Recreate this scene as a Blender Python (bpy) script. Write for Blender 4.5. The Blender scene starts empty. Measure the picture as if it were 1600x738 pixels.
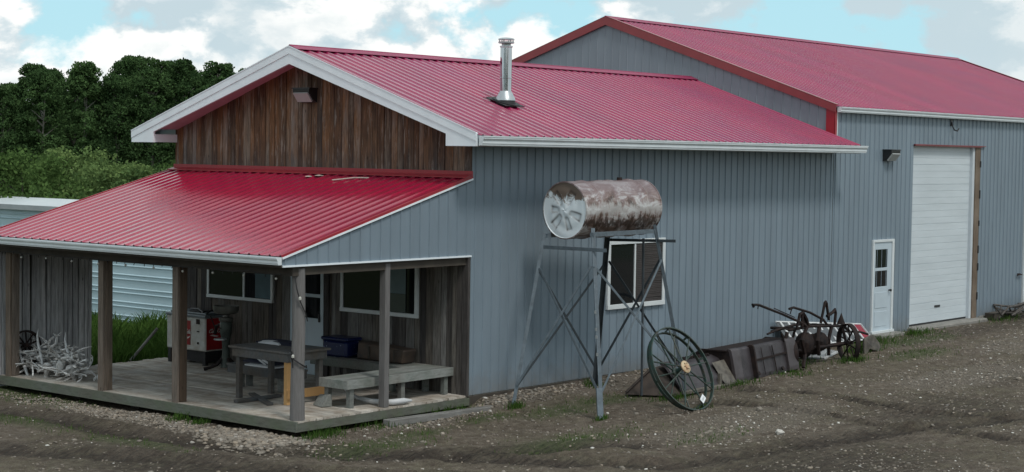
import bpy, math, random
import numpy as np
from mathutils import Vector, Matrix
R = math.radians
random.seed(7); rng = np.random.default_rng(7)
S = bpy.context.scene
COL = S.collection

# ------------------------------------------------------------------ camera
cd = bpy.data.cameras.new('camera'); cam = bpy.data.objects.new('camera', cd); COL.objects.link(cam)
cr = Vector((0.63436824, -0.77288124, 0.01521611)); cu = Vector((0.02751041, 0.04224258, 0.99872856)); cf = Vector((0.77254134, 0.63314308, -0.04805963))
CP = Vector((-21.9557, -18.8823, 4.0892))
cam.matrix_world = Matrix(((cr.x, cu.x, -cf.x, CP.x), (cr.y, cu.y, -cf.y, CP.y), (cr.z, cu.z, -cf.z, CP.z), (0, 0, 0, 1)))
cd.sensor_width = 36; cd.lens = 60.775; cd.clip_start = .1; cd.clip_end = 3000
S.camera = cam

# ------------------------------------------------------------------ node helpers
def nn(nt, t, **k):
    n = nt.nodes.new(t)
    for a, b in k.items(): setattr(n, a, b)
    return n
def ramp(nt, fac, stops, interp='LINEAR'):
    r = nn(nt, 'ShaderNodeValToRGB'); r.color_ramp.interpolation = interp
    e = r.color_ramp.elements
    while len(e) < len(stops): e.new(.5)
    for x, (p, c) in zip(e, stops):
        x.position = p; x.color = c if len(c) == 4 else (*c, 1)
    nt.links.new(fac, r.inputs[0]); return r.outputs[0]
def mathn(nt, op, a, b=None, clamp=False):
    m = nn(nt, 'ShaderNodeMath', operation=op); m.use_clamp = clamp
    for i, v in enumerate((a, b)):
        if v is None: continue
        if isinstance(v, (int, float)): m.inputs[i].default_value = v
        else: nt.links.new(v, m.inputs[i])
    return m.outputs[0]
def mix(nt, fac, a, b, mode='MIX'):
    m = nn(nt, 'ShaderNodeMix', data_type='RGBA', blend_type=mode)
    for i, v in ((0, fac), (6, a), (7, b)):
        if isinstance(v, (int, float)): m.inputs[i].default_value = v
        elif isinstance(v, tuple): m.inputs[i].default_value = v if len(v) == 4 else (*v, 1)
        else: nt.links.new(v, m.inputs[i])
    return m.outputs[2]
def noise(nt, vec, scale, detail=4, rough=.55, dist=0):
    n = nn(nt, 'ShaderNodeTexNoise'); n.inputs['Scale'].default_value = scale; n.inputs['Detail'].default_value = detail
    n.inputs['Roughness'].default_value = rough; n.inputs['Distortion'].default_value = dist
    nt.links.new(vec, n.inputs['Vector']); return n.outputs[0]
def mapped(nt, vec, sc=(1, 1, 1), loc=(0, 0, 0)):
    m = nn(nt, 'ShaderNodeMapping'); m.inputs['Scale'].default_value = sc; m.inputs['Location'].default_value = loc
    nt.links.new(vec, m.inputs[0]); return m.outputs[0]

# ------------------------------------------------------------------ world, sun, exposure
SUN_EL, SUN_AZ = R(56), R(250)          # azimuth of the sun measured from +x, counter-clockwise
w = bpy.data.worlds.new('World'); S.world = w; w.use_nodes = True
nt = w.node_tree; nt.nodes.clear()
out = nn(nt, 'ShaderNodeOutputWorld'); bg = nn(nt, 'ShaderNodeBackground')
bg.inputs[1].default_value = .1; nt.links.new(bg.outputs[0], out.inputs[0])
sky = nn(nt, 'ShaderNodeTexSky', sky_type='NISHITA'); sky.sun_disc = False
sky.sun_elevation = SUN_EL; sky.sun_rotation = R(90) - SUN_AZ; sky.dust_density = .6; sky.ozone_density = 1.0
tc = nn(nt, 'ShaderNodeTexCoord'); sep = nn(nt, 'ShaderNodeSeparateXYZ'); nt.links.new(tc.outputs['Generated'], sep.inputs[0])
# clouds live on two layers of direction space stretched towards the horizon
def cloud_field(dz):
    vz = nn(nt, 'ShaderNodeCombineXYZ'); nt.links.new(sep.outputs[0], vz.inputs[0]); nt.links.new(sep.outputs[1], vz.inputs[1])
    nt.links.new(mathn(nt, 'MULTIPLY', mathn(nt, 'ADD', sep.outputs[2], dz), 1.7), vz.inputs[2])
    n1 = noise(nt, mapped(nt, vz.outputs[0], loc=(2.3, 1.1, .62)), 9.0, 10, .58, .15)
    off = nn(nt, 'ShaderNodeVectorMath', operation='ADD'); nz = nn(nt, 'ShaderNodeTexNoise'); nz.inputs['Scale'].default_value = 24; nz.inputs['Detail'].default_value = 4
    nt.links.new(vz.outputs[0], nz.inputs['Vector']); sc_ = nn(nt, 'ShaderNodeVectorMath', operation='SCALE'); sc_.inputs['Scale'].default_value = .05
    nt.links.new(nz.outputs['Color'], sc_.inputs[0]); nt.links.new(vz.outputs[0], off.inputs[0]); nt.links.new(sc_.outputs[0], off.inputs[1])
    vo = nn(nt, 'ShaderNodeTexVoronoi', feature='SMOOTH_F1'); vo.inputs['Scale'].default_value = 19; vo.inputs['Smoothness'].default_value = .5; nt.links.new(off.outputs[0], vo.inputs['Vector'])
    f = mathn(nt, 'ADD', n1, mathn(nt, 'MULTIPLY', mathn(nt, 'SUBTRACT', .42, vo.outputs['Distance']), .22))
    return f
f0 = cloud_field(0.0); f1 = cloud_field(.014)
gap = nn(nt, 'ShaderNodeVectorMath', operation='DOT_PRODUCT'); nt.links.new(tc.outputs['Generated'], gap.inputs[0]); gap.inputs[1].default_value = (0.8815, 0.4678, 0.0645)
gapm = ramp(nt, gap.outputs['Value'], [(.9972, (0, 0, 0)), (.9994, (1, 1, 1))])
f0 = mathn(nt, 'SUBTRACT', f0, mathn(nt, 'MULTIPLY', gapm, .20))
cover = ramp(nt, f0, [(.36, (0, 0, 0)), (.425, (1, 1, 1))])
lit = mathn(nt, 'ADD', mathn(nt, 'MULTIPLY', mathn(nt, 'SUBTRACT', f0, f1), 3.2), .5)
cloudcol = ramp(nt, lit, [(.30, (4.9, 6.0, 6.5)), (.46, (6.2, 7.0, 7.3)), (.54, (8.0, 8.3, 8.3)), (.64, (9.2, 9.2, 9.0))])
thick = ramp(nt, f0, [(.50, (0, 0, 0)), (.60, (1, 1, 1))])
cloudcol = mix(nt, mathn(nt, 'MULTIPLY', thick, .6), cloudcol, (5.2, 6.2, 6.6))
blue = mix(nt, .85, sky.outputs[0], (4.0, 6.9, 7.9))
skyc = mix(nt, cover, blue, cloudcol)
low = ramp(nt, sep.outputs[2], [(0.0, (1, 1, 1)), (.06, (0, 0, 0))])
skyc = mix(nt, mathn(nt, 'MULTIPLY', low, .35), skyc, (7.2, 7.9, 8.2))
nt.links.new(skyc, bg.inputs[0])
sl = bpy.data.lights.new('sun', 'SUN'); sl.energy = 1.5; sl.angle = R(10); sl.color = (1, .96, .9)
sun = bpy.data.objects.new('sun', sl); COL.objects.link(sun)
sd = Vector((math.cos(SUN_EL)*math.cos(SUN_AZ), math.cos(SUN_EL)*math.sin(SUN_AZ), math.sin(SUN_EL)))
sun.rotation_euler = sd.to_track_quat('Z', 'Y').to_euler()
S.view_settings.view_transform = 'Standard'; S.view_settings.look = 'None'; S.view_settings.exposure = .22; S.view_settings.gamma = 1
S.view_settings.use_curve_mapping = False
S.render.engine = 'CYCLES'

# ------------------------------------------------------------------ materials
MATS = {}
def base_mat(name, rough=.6, metal=0, spec=.5):
    m = bpy.data.materials.new(name); m.use_nodes = True; t = m.node_tree
    b = t.nodes['Principled BSDF']; b.inputs['Roughness'].default_value = rough; b.inputs['Metallic'].default_value = metal
    b.inputs['Specular IOR Level'].default_value = spec
    MATS[name] = m; return m, t, b
def geo(t): return nn(t, 'ShaderNodeNewGeometry').outputs['Position']
def tone(t, name='tone'):
    a = nn(t, 'ShaderNodeAttribute'); a.attribute_name = name; return a.outputs['Fac']
def bump(t, b, h, dist=.01, strength=1):
    n = nn(t, 'ShaderNodeBump'); n.inputs['Distance'].default_value = dist; n.inputs['Strength'].default_value = strength
    t.links.new(h, n.inputs['Height']); t.links.new(n.outputs[0], b.inputs['Normal'])
def plain(name, col, rough=.6, metal=0, var=.25, scale=3, spec=.5, col2=None, stretch=(1, 1, 1), toneamt=0, bmp=0):
    m, t, b = base_mat(name, rough, metal, spec)
    p = mapped(t, geo(t), stretch)
    n = noise(t, p, scale, 6, .6)
    c2 = col2 or tuple(c*(1-var) for c in col)
    c = mix(t, ramp(t, n, [(.35, (0, 0, 0)), (.68, (1, 1, 1))]), tuple(col), tuple(c2))
    if toneamt:
        k = mathn(t, 'ADD', mathn(t, 'MULTIPLY', tone(t), toneamt), 1-toneamt*.5)
        cc = nn(t, 'ShaderNodeCombineColor')
        for i in range(3): t.links.new(k, cc.inputs[i])
        c = mix(t, 1.0, c, cc.outputs[0], 'MULTIPLY')
    t.links.new(c, b.inputs['Base Color'])
    if bmp: bump(t, b, noise(t, p, scale*8, 4), bmp)
    return m
def panels(t, g, c, amt, wd=.9144):
    sp_ = nn(t, 'ShaderNodeSeparateXYZ'); t.links.new(g, sp_.inputs[0])
    q = mathn(t, 'FLOOR', mathn(t, 'MULTIPLY', mathn(t, 'ADD', sp_.outputs[0], sp_.outputs[1]) if amt < .1 else sp_.outputs[0], 1/wd))
    wn_ = nn(t, 'ShaderNodeTexWhiteNoise', noise_dimensions='1D'); t.links.new(q, wn_.inputs['W'])
    k = mathn(t, 'ADD', mathn(t, 'MULTIPLY', wn_.outputs['Value'], amt), 1-amt*.5); cc = nn(t, 'ShaderNodeCombineColor')
    for i in range(3): t.links.new(k, cc.inputs[i])
    return mix(t, 1.0, c, cc.outputs[0], 'MULTIPLY')
def siding(name, col, rust=False):
    m, t, b = base_mat(name, .42, 0, .4)
    g = geo(t)
    n = noise(t, mapped(t, g, (1.2, 1.2, .25)), 1.6, 6, .6)
    c = mix(t, ramp(t, n, [(.3, (0, 0, 0)), (.7, (1, 1, 1))]), tuple(col), tuple(x*.82 for x in col))
    st = noise(t, mapped(t, g, (9, 9, .5)), 2.2, 5, .7)
    c = mix(t, mathn(t, 'MULTIPLY', ramp(t, st, [(.58, (0, 0, 0)), (.75, (1, 1, 1))]), .35), c, tuple(min(1, x*1.35) for x in col))
    c = panels(t, g, c, .07)
    # splash dirt near the ground keeps a ragged edge
    sp = nn(t, 'ShaderNodeSeparateXYZ'); t.links.new(g, sp.inputs[0])
    h = mathn(t, 'ADD', sp.outputs[2], mathn(t, 'MULTIPLY', noise(t, g, 6, 5), .7))
    c = mix(t, mathn(t, 'MULTIPLY', ramp(t, h, [(.25, (1, 1, 1)), (.75, (0, 0, 0))]), .5), c, (.16, .14, .12))
    t.links.new(c, b.inputs['Base Color'])
    bump(t, b, noise(t, mapped(t, g, (1, 1, .35)), 2.2, 3), .012, .6)
    return m
siding('gray_siding', (.195, .250, .300))
siding('gray_siding_gable', (.205, .25, .285))
def roofm(name, col, rough, ior):
    m, t, b = base_mat(name, rough, 0, .5); b.inputs['IOR'].default_value = ior
    g = geo(t)
    n = noise(t, g, .8, 6, .6)
    c = mix(t, ramp(t, n, [(.3, (0, 0, 0)), (.7, (1, 1, 1))]), tuple(col), (col[0]*.8, col[1]*1.1, col[2]*1.15))
    c = panels(t, g, c, .16)
    t.links.new(c, b.inputs['Base Color'])
    b.inputs['Coat Weight'].default_value = .4; b.inputs['Coat Roughness'].default_value = .2
    bump(t, b, noise(t, g, 1.5, 3), .015, .5)
    return m
roofm('red_roof_metal', (.29, .010, .062), .27, 1.7)
plain('ridge_red', (.26, .02, .075), .5, var=.15)
roofm('porch_roof_metal', (.33, .005, .036), .19, 2.1)
plain('red_trim', (.30, .012, .024), .35, var=.15)
plain('rake_trim_red', (.24, .036, .042), .4, var=.15)
plain('white_trim', (.76, .82, .87), .45, var=.08)
plain('gutter_white', (.66, .71, .74), .4, var=.12)
plain('soffit_panel', (.58, .34, .42), .5, var=.15)
plain('soffit_white', (.55, .6, .64), .5, var=.1)
plain('door_white', (.47, .55, .61), .45, var=.1, scale=2)
plain('overhead_white', (.57, .63, .67), .5, scale=1.2, col2=(.49, .545, .58), stretch=(.4, .4, 3))
plain('vinyl_white', (.62, .66, .68), .4, var=.08)
m, t, b = base_mat('window_glass', .04, 0, .35); b.inputs['Base Color'].default_value = (.008, .01, .012, 1)
plain('reflection_blue', (.10, .16, .19), .25, var=.3, scale=2)  # painted reflection tint for the upper porch panes
plain('reflection_green', (.05, .07, .062), .25, var=.3, scale=2)  # darker painted reflection tint for the lower part
plain('blind_brown', (.045, .036, .034), .5, var=.3)
plain('black_metal', (.02, .02, .022), .4, var=.3)
plain('lamp_lens', (.4, .42, .42), .3, var=.1)
plain('chrome', (.50, .51, .52), .02, 1, var=.08)
plain('galvanised', (.50, .53, .55), .35, .8, var=.2, scale=8)
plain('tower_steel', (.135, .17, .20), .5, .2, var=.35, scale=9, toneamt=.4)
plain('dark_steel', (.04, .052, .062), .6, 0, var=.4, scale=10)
def woodm(name, stops, gy=8, dark=.6, rough=.85, moss=0):
    """boards: per-board tone picks the colour, grain runs along z or the board's own long axis by noise stretch"""
    m, t, b = base_mat(name, rough, 0, .2)
    g = geo(t)
    off = nn(t, 'ShaderNodeVectorMath', operation='ADD'); cmb = nn(t, 'ShaderNodeCombineXYZ')
    tn = tone(t)
    t.links.new(mathn(t, 'MULTIPLY', tn, 37.0), cmb.inputs[2]); t.links.new(g, off.inputs[0]); t.links.new(cmb.outputs[0], off.inputs[1])
    gr = noise(t, mapped(t, off.outputs[0], (gy, gy, .6)), 4, 7, .68, .4)
    br = noise(t, mapped(t, off.outputs[0], (2, 2, .55)), 1.6, 5, .65)
    f = mathn(t, 'ADD', mathn(t, 'MULTIPLY', tn, .70), mathn(t, 'MULTIPLY', br, .40))
    c = ramp(t, f, stops)
    c = mix(t, mathn(t, 'MULTIPLY', ramp(t, gr, [(.38, (1, 1, 1)), (.62, (0, 0, 0))]), dark), c, (.018, .015, .013))
    if name == 'gable_boards':
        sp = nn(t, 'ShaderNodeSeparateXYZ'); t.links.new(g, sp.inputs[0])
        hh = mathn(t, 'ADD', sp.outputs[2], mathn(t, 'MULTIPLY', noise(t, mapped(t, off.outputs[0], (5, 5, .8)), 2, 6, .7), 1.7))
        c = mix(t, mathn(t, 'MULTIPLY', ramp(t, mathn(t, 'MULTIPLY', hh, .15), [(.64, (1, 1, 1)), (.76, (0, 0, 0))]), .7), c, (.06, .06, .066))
        c = mix(t, mathn(t, 'MULTIPLY', ramp(t, noise(t, mapped(t, off.outputs[0], (9, 9, 1.1)), 1.7, 6, .7), [(.55, (0, 0, 0)), (.66, (1, 1, 1))]), .6), c, (.30, .27, .24))
    # knots
    vo = nn(t, 'ShaderNodeTexVoronoi'); vo.inputs['Scale'].default_value = 3.2
    t.links.new(mapped(t, off.outputs[0], (1.6, 1.6, .8)), vo.inputs['Vector'])
    c = mix(t, mathn(t, 'MULTIPLY', ramp(t, vo.outputs['Distance'], [(.05, (1, 1, 1)), (.11, (0, 0, 0))]), .55), c, (.025, .016, .012))
    t.links.new(c, b.inputs['Base Color'])
    bump(t, b, gr, .004, .8)
    return m
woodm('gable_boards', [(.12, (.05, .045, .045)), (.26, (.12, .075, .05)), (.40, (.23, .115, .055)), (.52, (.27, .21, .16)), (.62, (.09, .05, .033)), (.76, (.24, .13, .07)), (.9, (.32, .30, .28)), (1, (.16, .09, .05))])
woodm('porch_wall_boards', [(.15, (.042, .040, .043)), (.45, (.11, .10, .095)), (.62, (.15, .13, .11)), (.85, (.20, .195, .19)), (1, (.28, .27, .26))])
woodm('screen_boards', [(.2, (.42, .425, .44)), (.55, (.54, .545, .56)), (1, (.66, .66, .67))], dark=.45)
woodm('post_wood', [(.25, (.10, .070, .050)), (.5, (.17, .130, .10)), (1, (.24, .21, .19))], gy=10, dark=.5)
woodm('round_post_wood', [(.2, (.15, .145, .145)), (1, (.25, .24, .235))], gy=9, dark=.3)
def lyingwood(name, a, b_, st=(1, 8, 8), dark=.35, moss=None):
    m, t, b = base_mat(name, .85, 0, .2); g = geo(t)
    n = noise(t, mapped(t, g, st), 3.0, 7, .65, .3); n2 = noise(t, g, 1.3, 5)
    c = mix(t, ramp(t, n2, [(.3, (0, 0, 0)), (.7, (1, 1, 1))]), a, b_)
    k = mathn(t, 'ADD', mathn(t, 'MULTIPLY', tone(t), .5), .75); cc = nn(t, 'ShaderNodeCombineColor')
    for i in range(3): t.links.new(k, cc.inputs[i])
    c = mix(t, 1.0, c, cc.outputs[0], 'MULTIPLY')
    c = mix(t, mathn(t, 'MULTIPLY', ramp(t, n, [(.35, (1, 1, 1)), (.55, (0, 0, 0))]), dark), c, (.03, .027, .023))
    if moss:
        mm = noise(t, g, 2.2, 5, .7)
        c = mix(t, mathn(t, 'MULTIPLY', ramp(t, mm, [(.45, (0, 0, 0)), (.65, (1, 1, 1))]), .6), c, moss)
    t.links.new(c, b.inputs['Base Color']); bump(t, b, n, .004, .7); return m
lyingwood('deck_boards', (.50, .475, .44), (.40, .355, .30), (8, 1, 8), moss=(.17, .12, .08))
lyingwood('deck_rim', (.16, .18, .155), (.14, .135, .11), (2, 2, 9), moss=(.10, .125, .08))
lyingwood('bench_wood', (.22, .24, .235), (.16, .155, .14), (2, 9, 9), moss=(.11, .14, .12))
lyingwood('table_wood', (.12, .12, .125), (.10, .085, .07), (2, 7, 7), moss=(.075, .095, .11))
lyingwood('fresh_pine', (.52, .32, .14), (.42, .24, .10), (6, 6, 1.5), dark=.12)
lyingwood('gray_plank', (.30, .30, .29), (.18, .17, .16), (1, 8, 8))
lyingwood('jamb_wood', (.22, .175, .135), (.13, .095, .07), (8, 8, 1.2), dark=.3)
plain('container_paint', (.42, .55, .61), .45, var=.12, scale=.8)
plain('container_roof', (.50, .54, .56), .5, var=.12, scale=.7)
plain('container_trim', (.33, .36, .38), .5, var=.15)
plain('antler_bone', (.74, .74, .74), .6, scale=7, col2=(.22, .20, .18), toneamt=.5)
plain('pale_bone', (.52, .53, .54), .5, var=.15, scale=4)
plain('cooler_white', (.52, .53, .52), .4, scale=5, col2=(.36, .33, .28))
plain('cooler_red', (.30, .008, .012), .35, var=.3, scale=4)
plain('cooler_lid', (.16, .19, .21), .4, var=.3)
plain('letter_white', (.6, .55, .53), .5, var=.2)
plain('iron_green', (.06, .075, .065), .5, .3, var=.5, scale=8)
plain('separator_bowl', (.15, .15, .135), .45, .4, var=.4, scale=5)
plain('navy_cloth', (.008, .011, .03), .8, var=.3)
plain('white_cloth', (.55, .57, .6), .8, var=.1)
m, t, b = base_mat('navy_speckled', .3, 0, .5); g = geo(t)
vo = nn(t, 'ShaderNodeTexVoronoi'); vo.inputs['Scale'].default_value = 14; t.links.new(g, vo.inputs['Vector'])
c = mix(t, ramp(t, vo.outputs['Distance'], [(.08, (1, 1, 1)), (.16, (0, 0, 0))]), (.006, .012, .06, 1), (.35, .42, .6, 1)); t.links.new(c, b.inputs['Base Color'])
plain('brown_leather', (.09, .06, .042), .6, scale=5, col2=(.035, .028, .026))
plain('wheel_green', (.014, .045, .038), .5, 0, scale=9, col2=(.035, .03, .022))
plain('hub_yellow', (.50, .42, .27), .5, scale=14, col2=(.40, .22, .12))
plain('paper_white', (.7, .72, .74), .6, var=.05)
plain('rusty_iron', (.012, .010, .011), .75, 0, scale=9, col2=(.032, .020, .017), spec=.2)
plain('bucket_steel', (.030, .025, .028), .5, .2, scale=4, col2=(.060, .052, .058), bmp=.004)
plain('bucket_edge', (.16, .145, .12), .6, .1, scale=5, col2=(.05, .042, .038))
plain('wedge_board', (.022, .017, .015), .85, scale=6, col2=(.05, .036, .028))
plain('rack_white', (.58, .59, .60), .5, var=.15)
plain('rack_gray', (.10, .11, .12), .6, var=.3)
plain('rack_red', (.28, .008, .03), .45, var=.3)
plain('concrete', (.24, .23, .21), .9, var=.35, scale=5)
plain('bucket_rib', (.075, .064, .070), .5, .2, scale=4, col2=(.045, .036, .036))
plain('bark_pale', (.20, .20, .17), .9, scale=3, col2=(.07, .065, .05))
plain('bark_dark', (.06, .05, .04), .9, var=.4)
plain('branch_gray', (.09, .08, .072), .85, var=.5, scale=6, toneamt=.6)
plain('bulb_glass', (.5, .5, .46), .2, var=.05)
plain('rubber_black', (.012, .012, .014), .6, var=.3)
plain('bird_mess', (.5, .45, .4), .8, var=.2, scale=20)
# stained old tank paint
m, t, b = base_mat('tank_shell', .42, .15, .5); g = geo(t)
n1 = noise(t, mapped(t, g, (.8, 2, 2)), 2.1, 8, .68, 1.0); n2 = noise(t, mapped(t, g, (3, 3, .8)), 3.3, 7, .7, .6); sp = nn(t, 'ShaderNodeSeparateXYZ'); t.links.new(g, sp.inputs[0])
c = ramp(t, n1, [(.34, (.06, .036, .028)), (.44, (.16, .105, .085)), (.52, (.27, .215, .21)), (.58, (.50, .49, .49)), (.7, (.22, .15, .15))])
hgt = mathn(t, 'ADD', mathn(t, 'MULTIPLY', mathn(t, 'SUBTRACT', sp.outputs[2], 3.14), 1.0), mathn(t, 'MULTIPLY', n2, .7))
lowr = ramp(t, hgt, [(.02, (0, 0, 0)), (.10, (1, 1, 1)), (.17, (1, 1, 1)), (.24, (0, 0, 0))])
c = mix(t, mathn(t, 'MULTIPLY', lowr, .9), c, (.045, .026, .018))
c = mix(t, mathn(t, 'MULTIPLY', ramp(t, hgt, [(.50, (0, 0, 0)), (.72, (1, 1, 1))]), .7), c, (.15, .105, .115))
midw = ramp(t, mathn(t, 'ADD', hgt, 0), [(.24, (0, 0, 0)), (.32, (1, 1, 1)), (.42, (1, 1, 1)), (.52, (0, 0, 0))])
c = mix(t, mathn(t, 'MULTIPLY', midw, .55), c, (.50, .51, .51))
t.links.new(c, b.inputs['Base Color']); bump(t, b, noise(t, g, 3, 4), .03, .6)
m, t, b = base_mat('tank_head', .5, .1, .4); g = geo(t); sp = nn(t, 'ShaderNodeSeparateXYZ'); t.links.new(g, sp.inputs[0])
n2 = noise(t, g, 5.5, 9, .75, .8)
h = mathn(t, 'ADD', mathn(t, 'MULTIPLY', mathn(t, 'SUBTRACT', sp.outputs[2], 3.33), 1.3), n2)
c = mix(t, ramp(t, h, [(.48, (0, 0, 0)), (.55, (1, 1, 1))]), (.72, .78, .82), (.16, .12, .095))
c = mix(t, mathn(t, 'MULTIPLY', tone(t), mathn(t, 'MULTIPLY', ramp(t, noise(t, g, 4.5, 6, .7), [(.36, (0, 0, 0)), (.46, (1, 1, 1))]), .95)), c, (.055, .038, .032))
t.links.new(c, b.inputs['Base Color']); bump(t, b, n2, .006, .5)
# foliage
def leafm(name, c1, c2):
    m = bpy.data.materials.new(name); m.use_nodes = True; t = m.node_tree; t.nodes.clear(); MATS[name] = m
    o = nn(t, 'ShaderNodeOutputMaterial'); d = nn(t, 'ShaderNodeBsdfDiffuse'); tr = nn(t, 'ShaderNodeBsdfTranslucent'); mx = nn(t, 'ShaderNodeMixShader')
    oi = nn(t, 'ShaderNodeObjectInfo')
    f = mathn(t, 'ADD', mathn(t, 'MULTIPLY', tone(t), .62), mathn(t, 'MULTIPLY', oi.outputs['Random'], .38))
    c = mix(t, f, c1, c2)
    for x in (d, tr): t.links.new(c, x.inputs[0])
    mx.inputs[0].default_value = .25; t.links.new(d.outputs[0], mx.inputs[1]); t.links.new(tr.outputs[0], mx.inputs[2]); t.links.new(mx.outputs[0], o.inputs[0])
leafm('aspen_leaves', (.026, .052, .022), (.085, .15, .055))
leafm('willow_leaves', (.06, .11, .042), (.21, .29, .10))
leafm('shrub_leaves', (.03, .06, .02), (.10, .165, .05))
leafm('grass_blades', (.025, .06, .013), (.085, .15, .035))
leafm('short_grass', (.05, .085, .025), (.10, .15, .05))
# ground
m, t, b = base_mat('ground_soil', .95, 0, .15); g = geo(t)
n1 = noise(t, g, .55, 7, .6, .5); n2 = noise(t, g, 6, 8, .7); n3 = noise(t, g, 34, 6, .75)
c = ramp(t, n1, [(.3, (.235, .192, .152)), (.45, (.27, .228, .18)), (.56, (.235, .21, .148)), (.72, (.25, .19, .155))])
c = mix(t, ramp(t, n2, [(.35, (0, 0, 0)), (.65, (1, 1, 1))]), c, (.125, .098, .076))
c = mix(t, mathn(t, 'MULTIPLY', ramp(t, n3, [(.54, (0, 0, 0)), (.68, (1, 1, 1))]), .8), c, (.31, .27, .225))
c = mix(t, mathn(t, 'MULTIPLY', ramp(t, n3, [(.34, (1, 1, 1)), (.46, (0, 0, 0))]), .7), c, (.05, .043, .036))
wetb = mathn(t, 'MULTIPLY', tone(t, 'wet'), ramp(t, n2, [(.25, (.6, .6, .6)), (.55, (1, 1, 1))]))
c = mix(t, mathn(t, 'MULTIPLY', wetb, .82), c, (.048, .039, .034))
grs = ramp(t, mathn(t, 'ADD', tone(t, 'green'), mathn(t, 'MULTIPLY', noise(t, g, 9, 7, .75), .55)), [(.55, (0, 0, 0)), (1.0, (1, 1, 1))])
c = mix(t, mathn(t, 'MULTIPLY', grs, .8), c, ramp(t, n3, [(.4, (.05, .085, .028)), (.6, (.10, .145, .05))]))
peb = ramp(t, mathn(t, 'ADD', tone(t, 'stony'), mathn(t, 'MULTIPLY', n3, .8)), [(.85, (0, 0, 0)), (1.25, (1, 1, 1))])
c = mix(t, mathn(t, 'MULTIPLY', peb, .5), c, (.24, .21, .175))
t.links.new(c, b.inputs['Base Color'])
wv = nn(t, 'ShaderNodeTexWave', bands_direction='Y'); wv.inputs['Scale'].default_value = 2.6; wv.inputs['Distortion'].default_value = 2.5; wv.inputs['Detail Scale'].default_value = 2; t.links.new(g, wv.inputs['Vector'])
bump(t, b, mathn(t, 'ADD', mathn(t, 'ADD', n2, n3), mathn(t, 'MULTIPLY', mathn(t, 'MULTIPLY', wv.outputs['Fac'], tone(t, 'wet')), .7)), .09, 1)
m, t, b = base_mat('stones', .8, 0, .25); g = geo(t)
c = ramp(t, tone(t), [(0, (.10, .082, .068)), (.3, (.17, .145, .12)), (.55, (.24, .215, .185)), (.75, (.31, .255, .20)), (.9, (.38, .36, .335)), (1, (.62, .60, .56))])
c = mix(t, ramp(t, noise(t, g, 40, 4), [(.4, (0, 0, 0)), (.7, (.5, .5, .5))]), c, (.10, .09, .075)); t.links.new(c, b.inputs['Base Color'])

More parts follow.
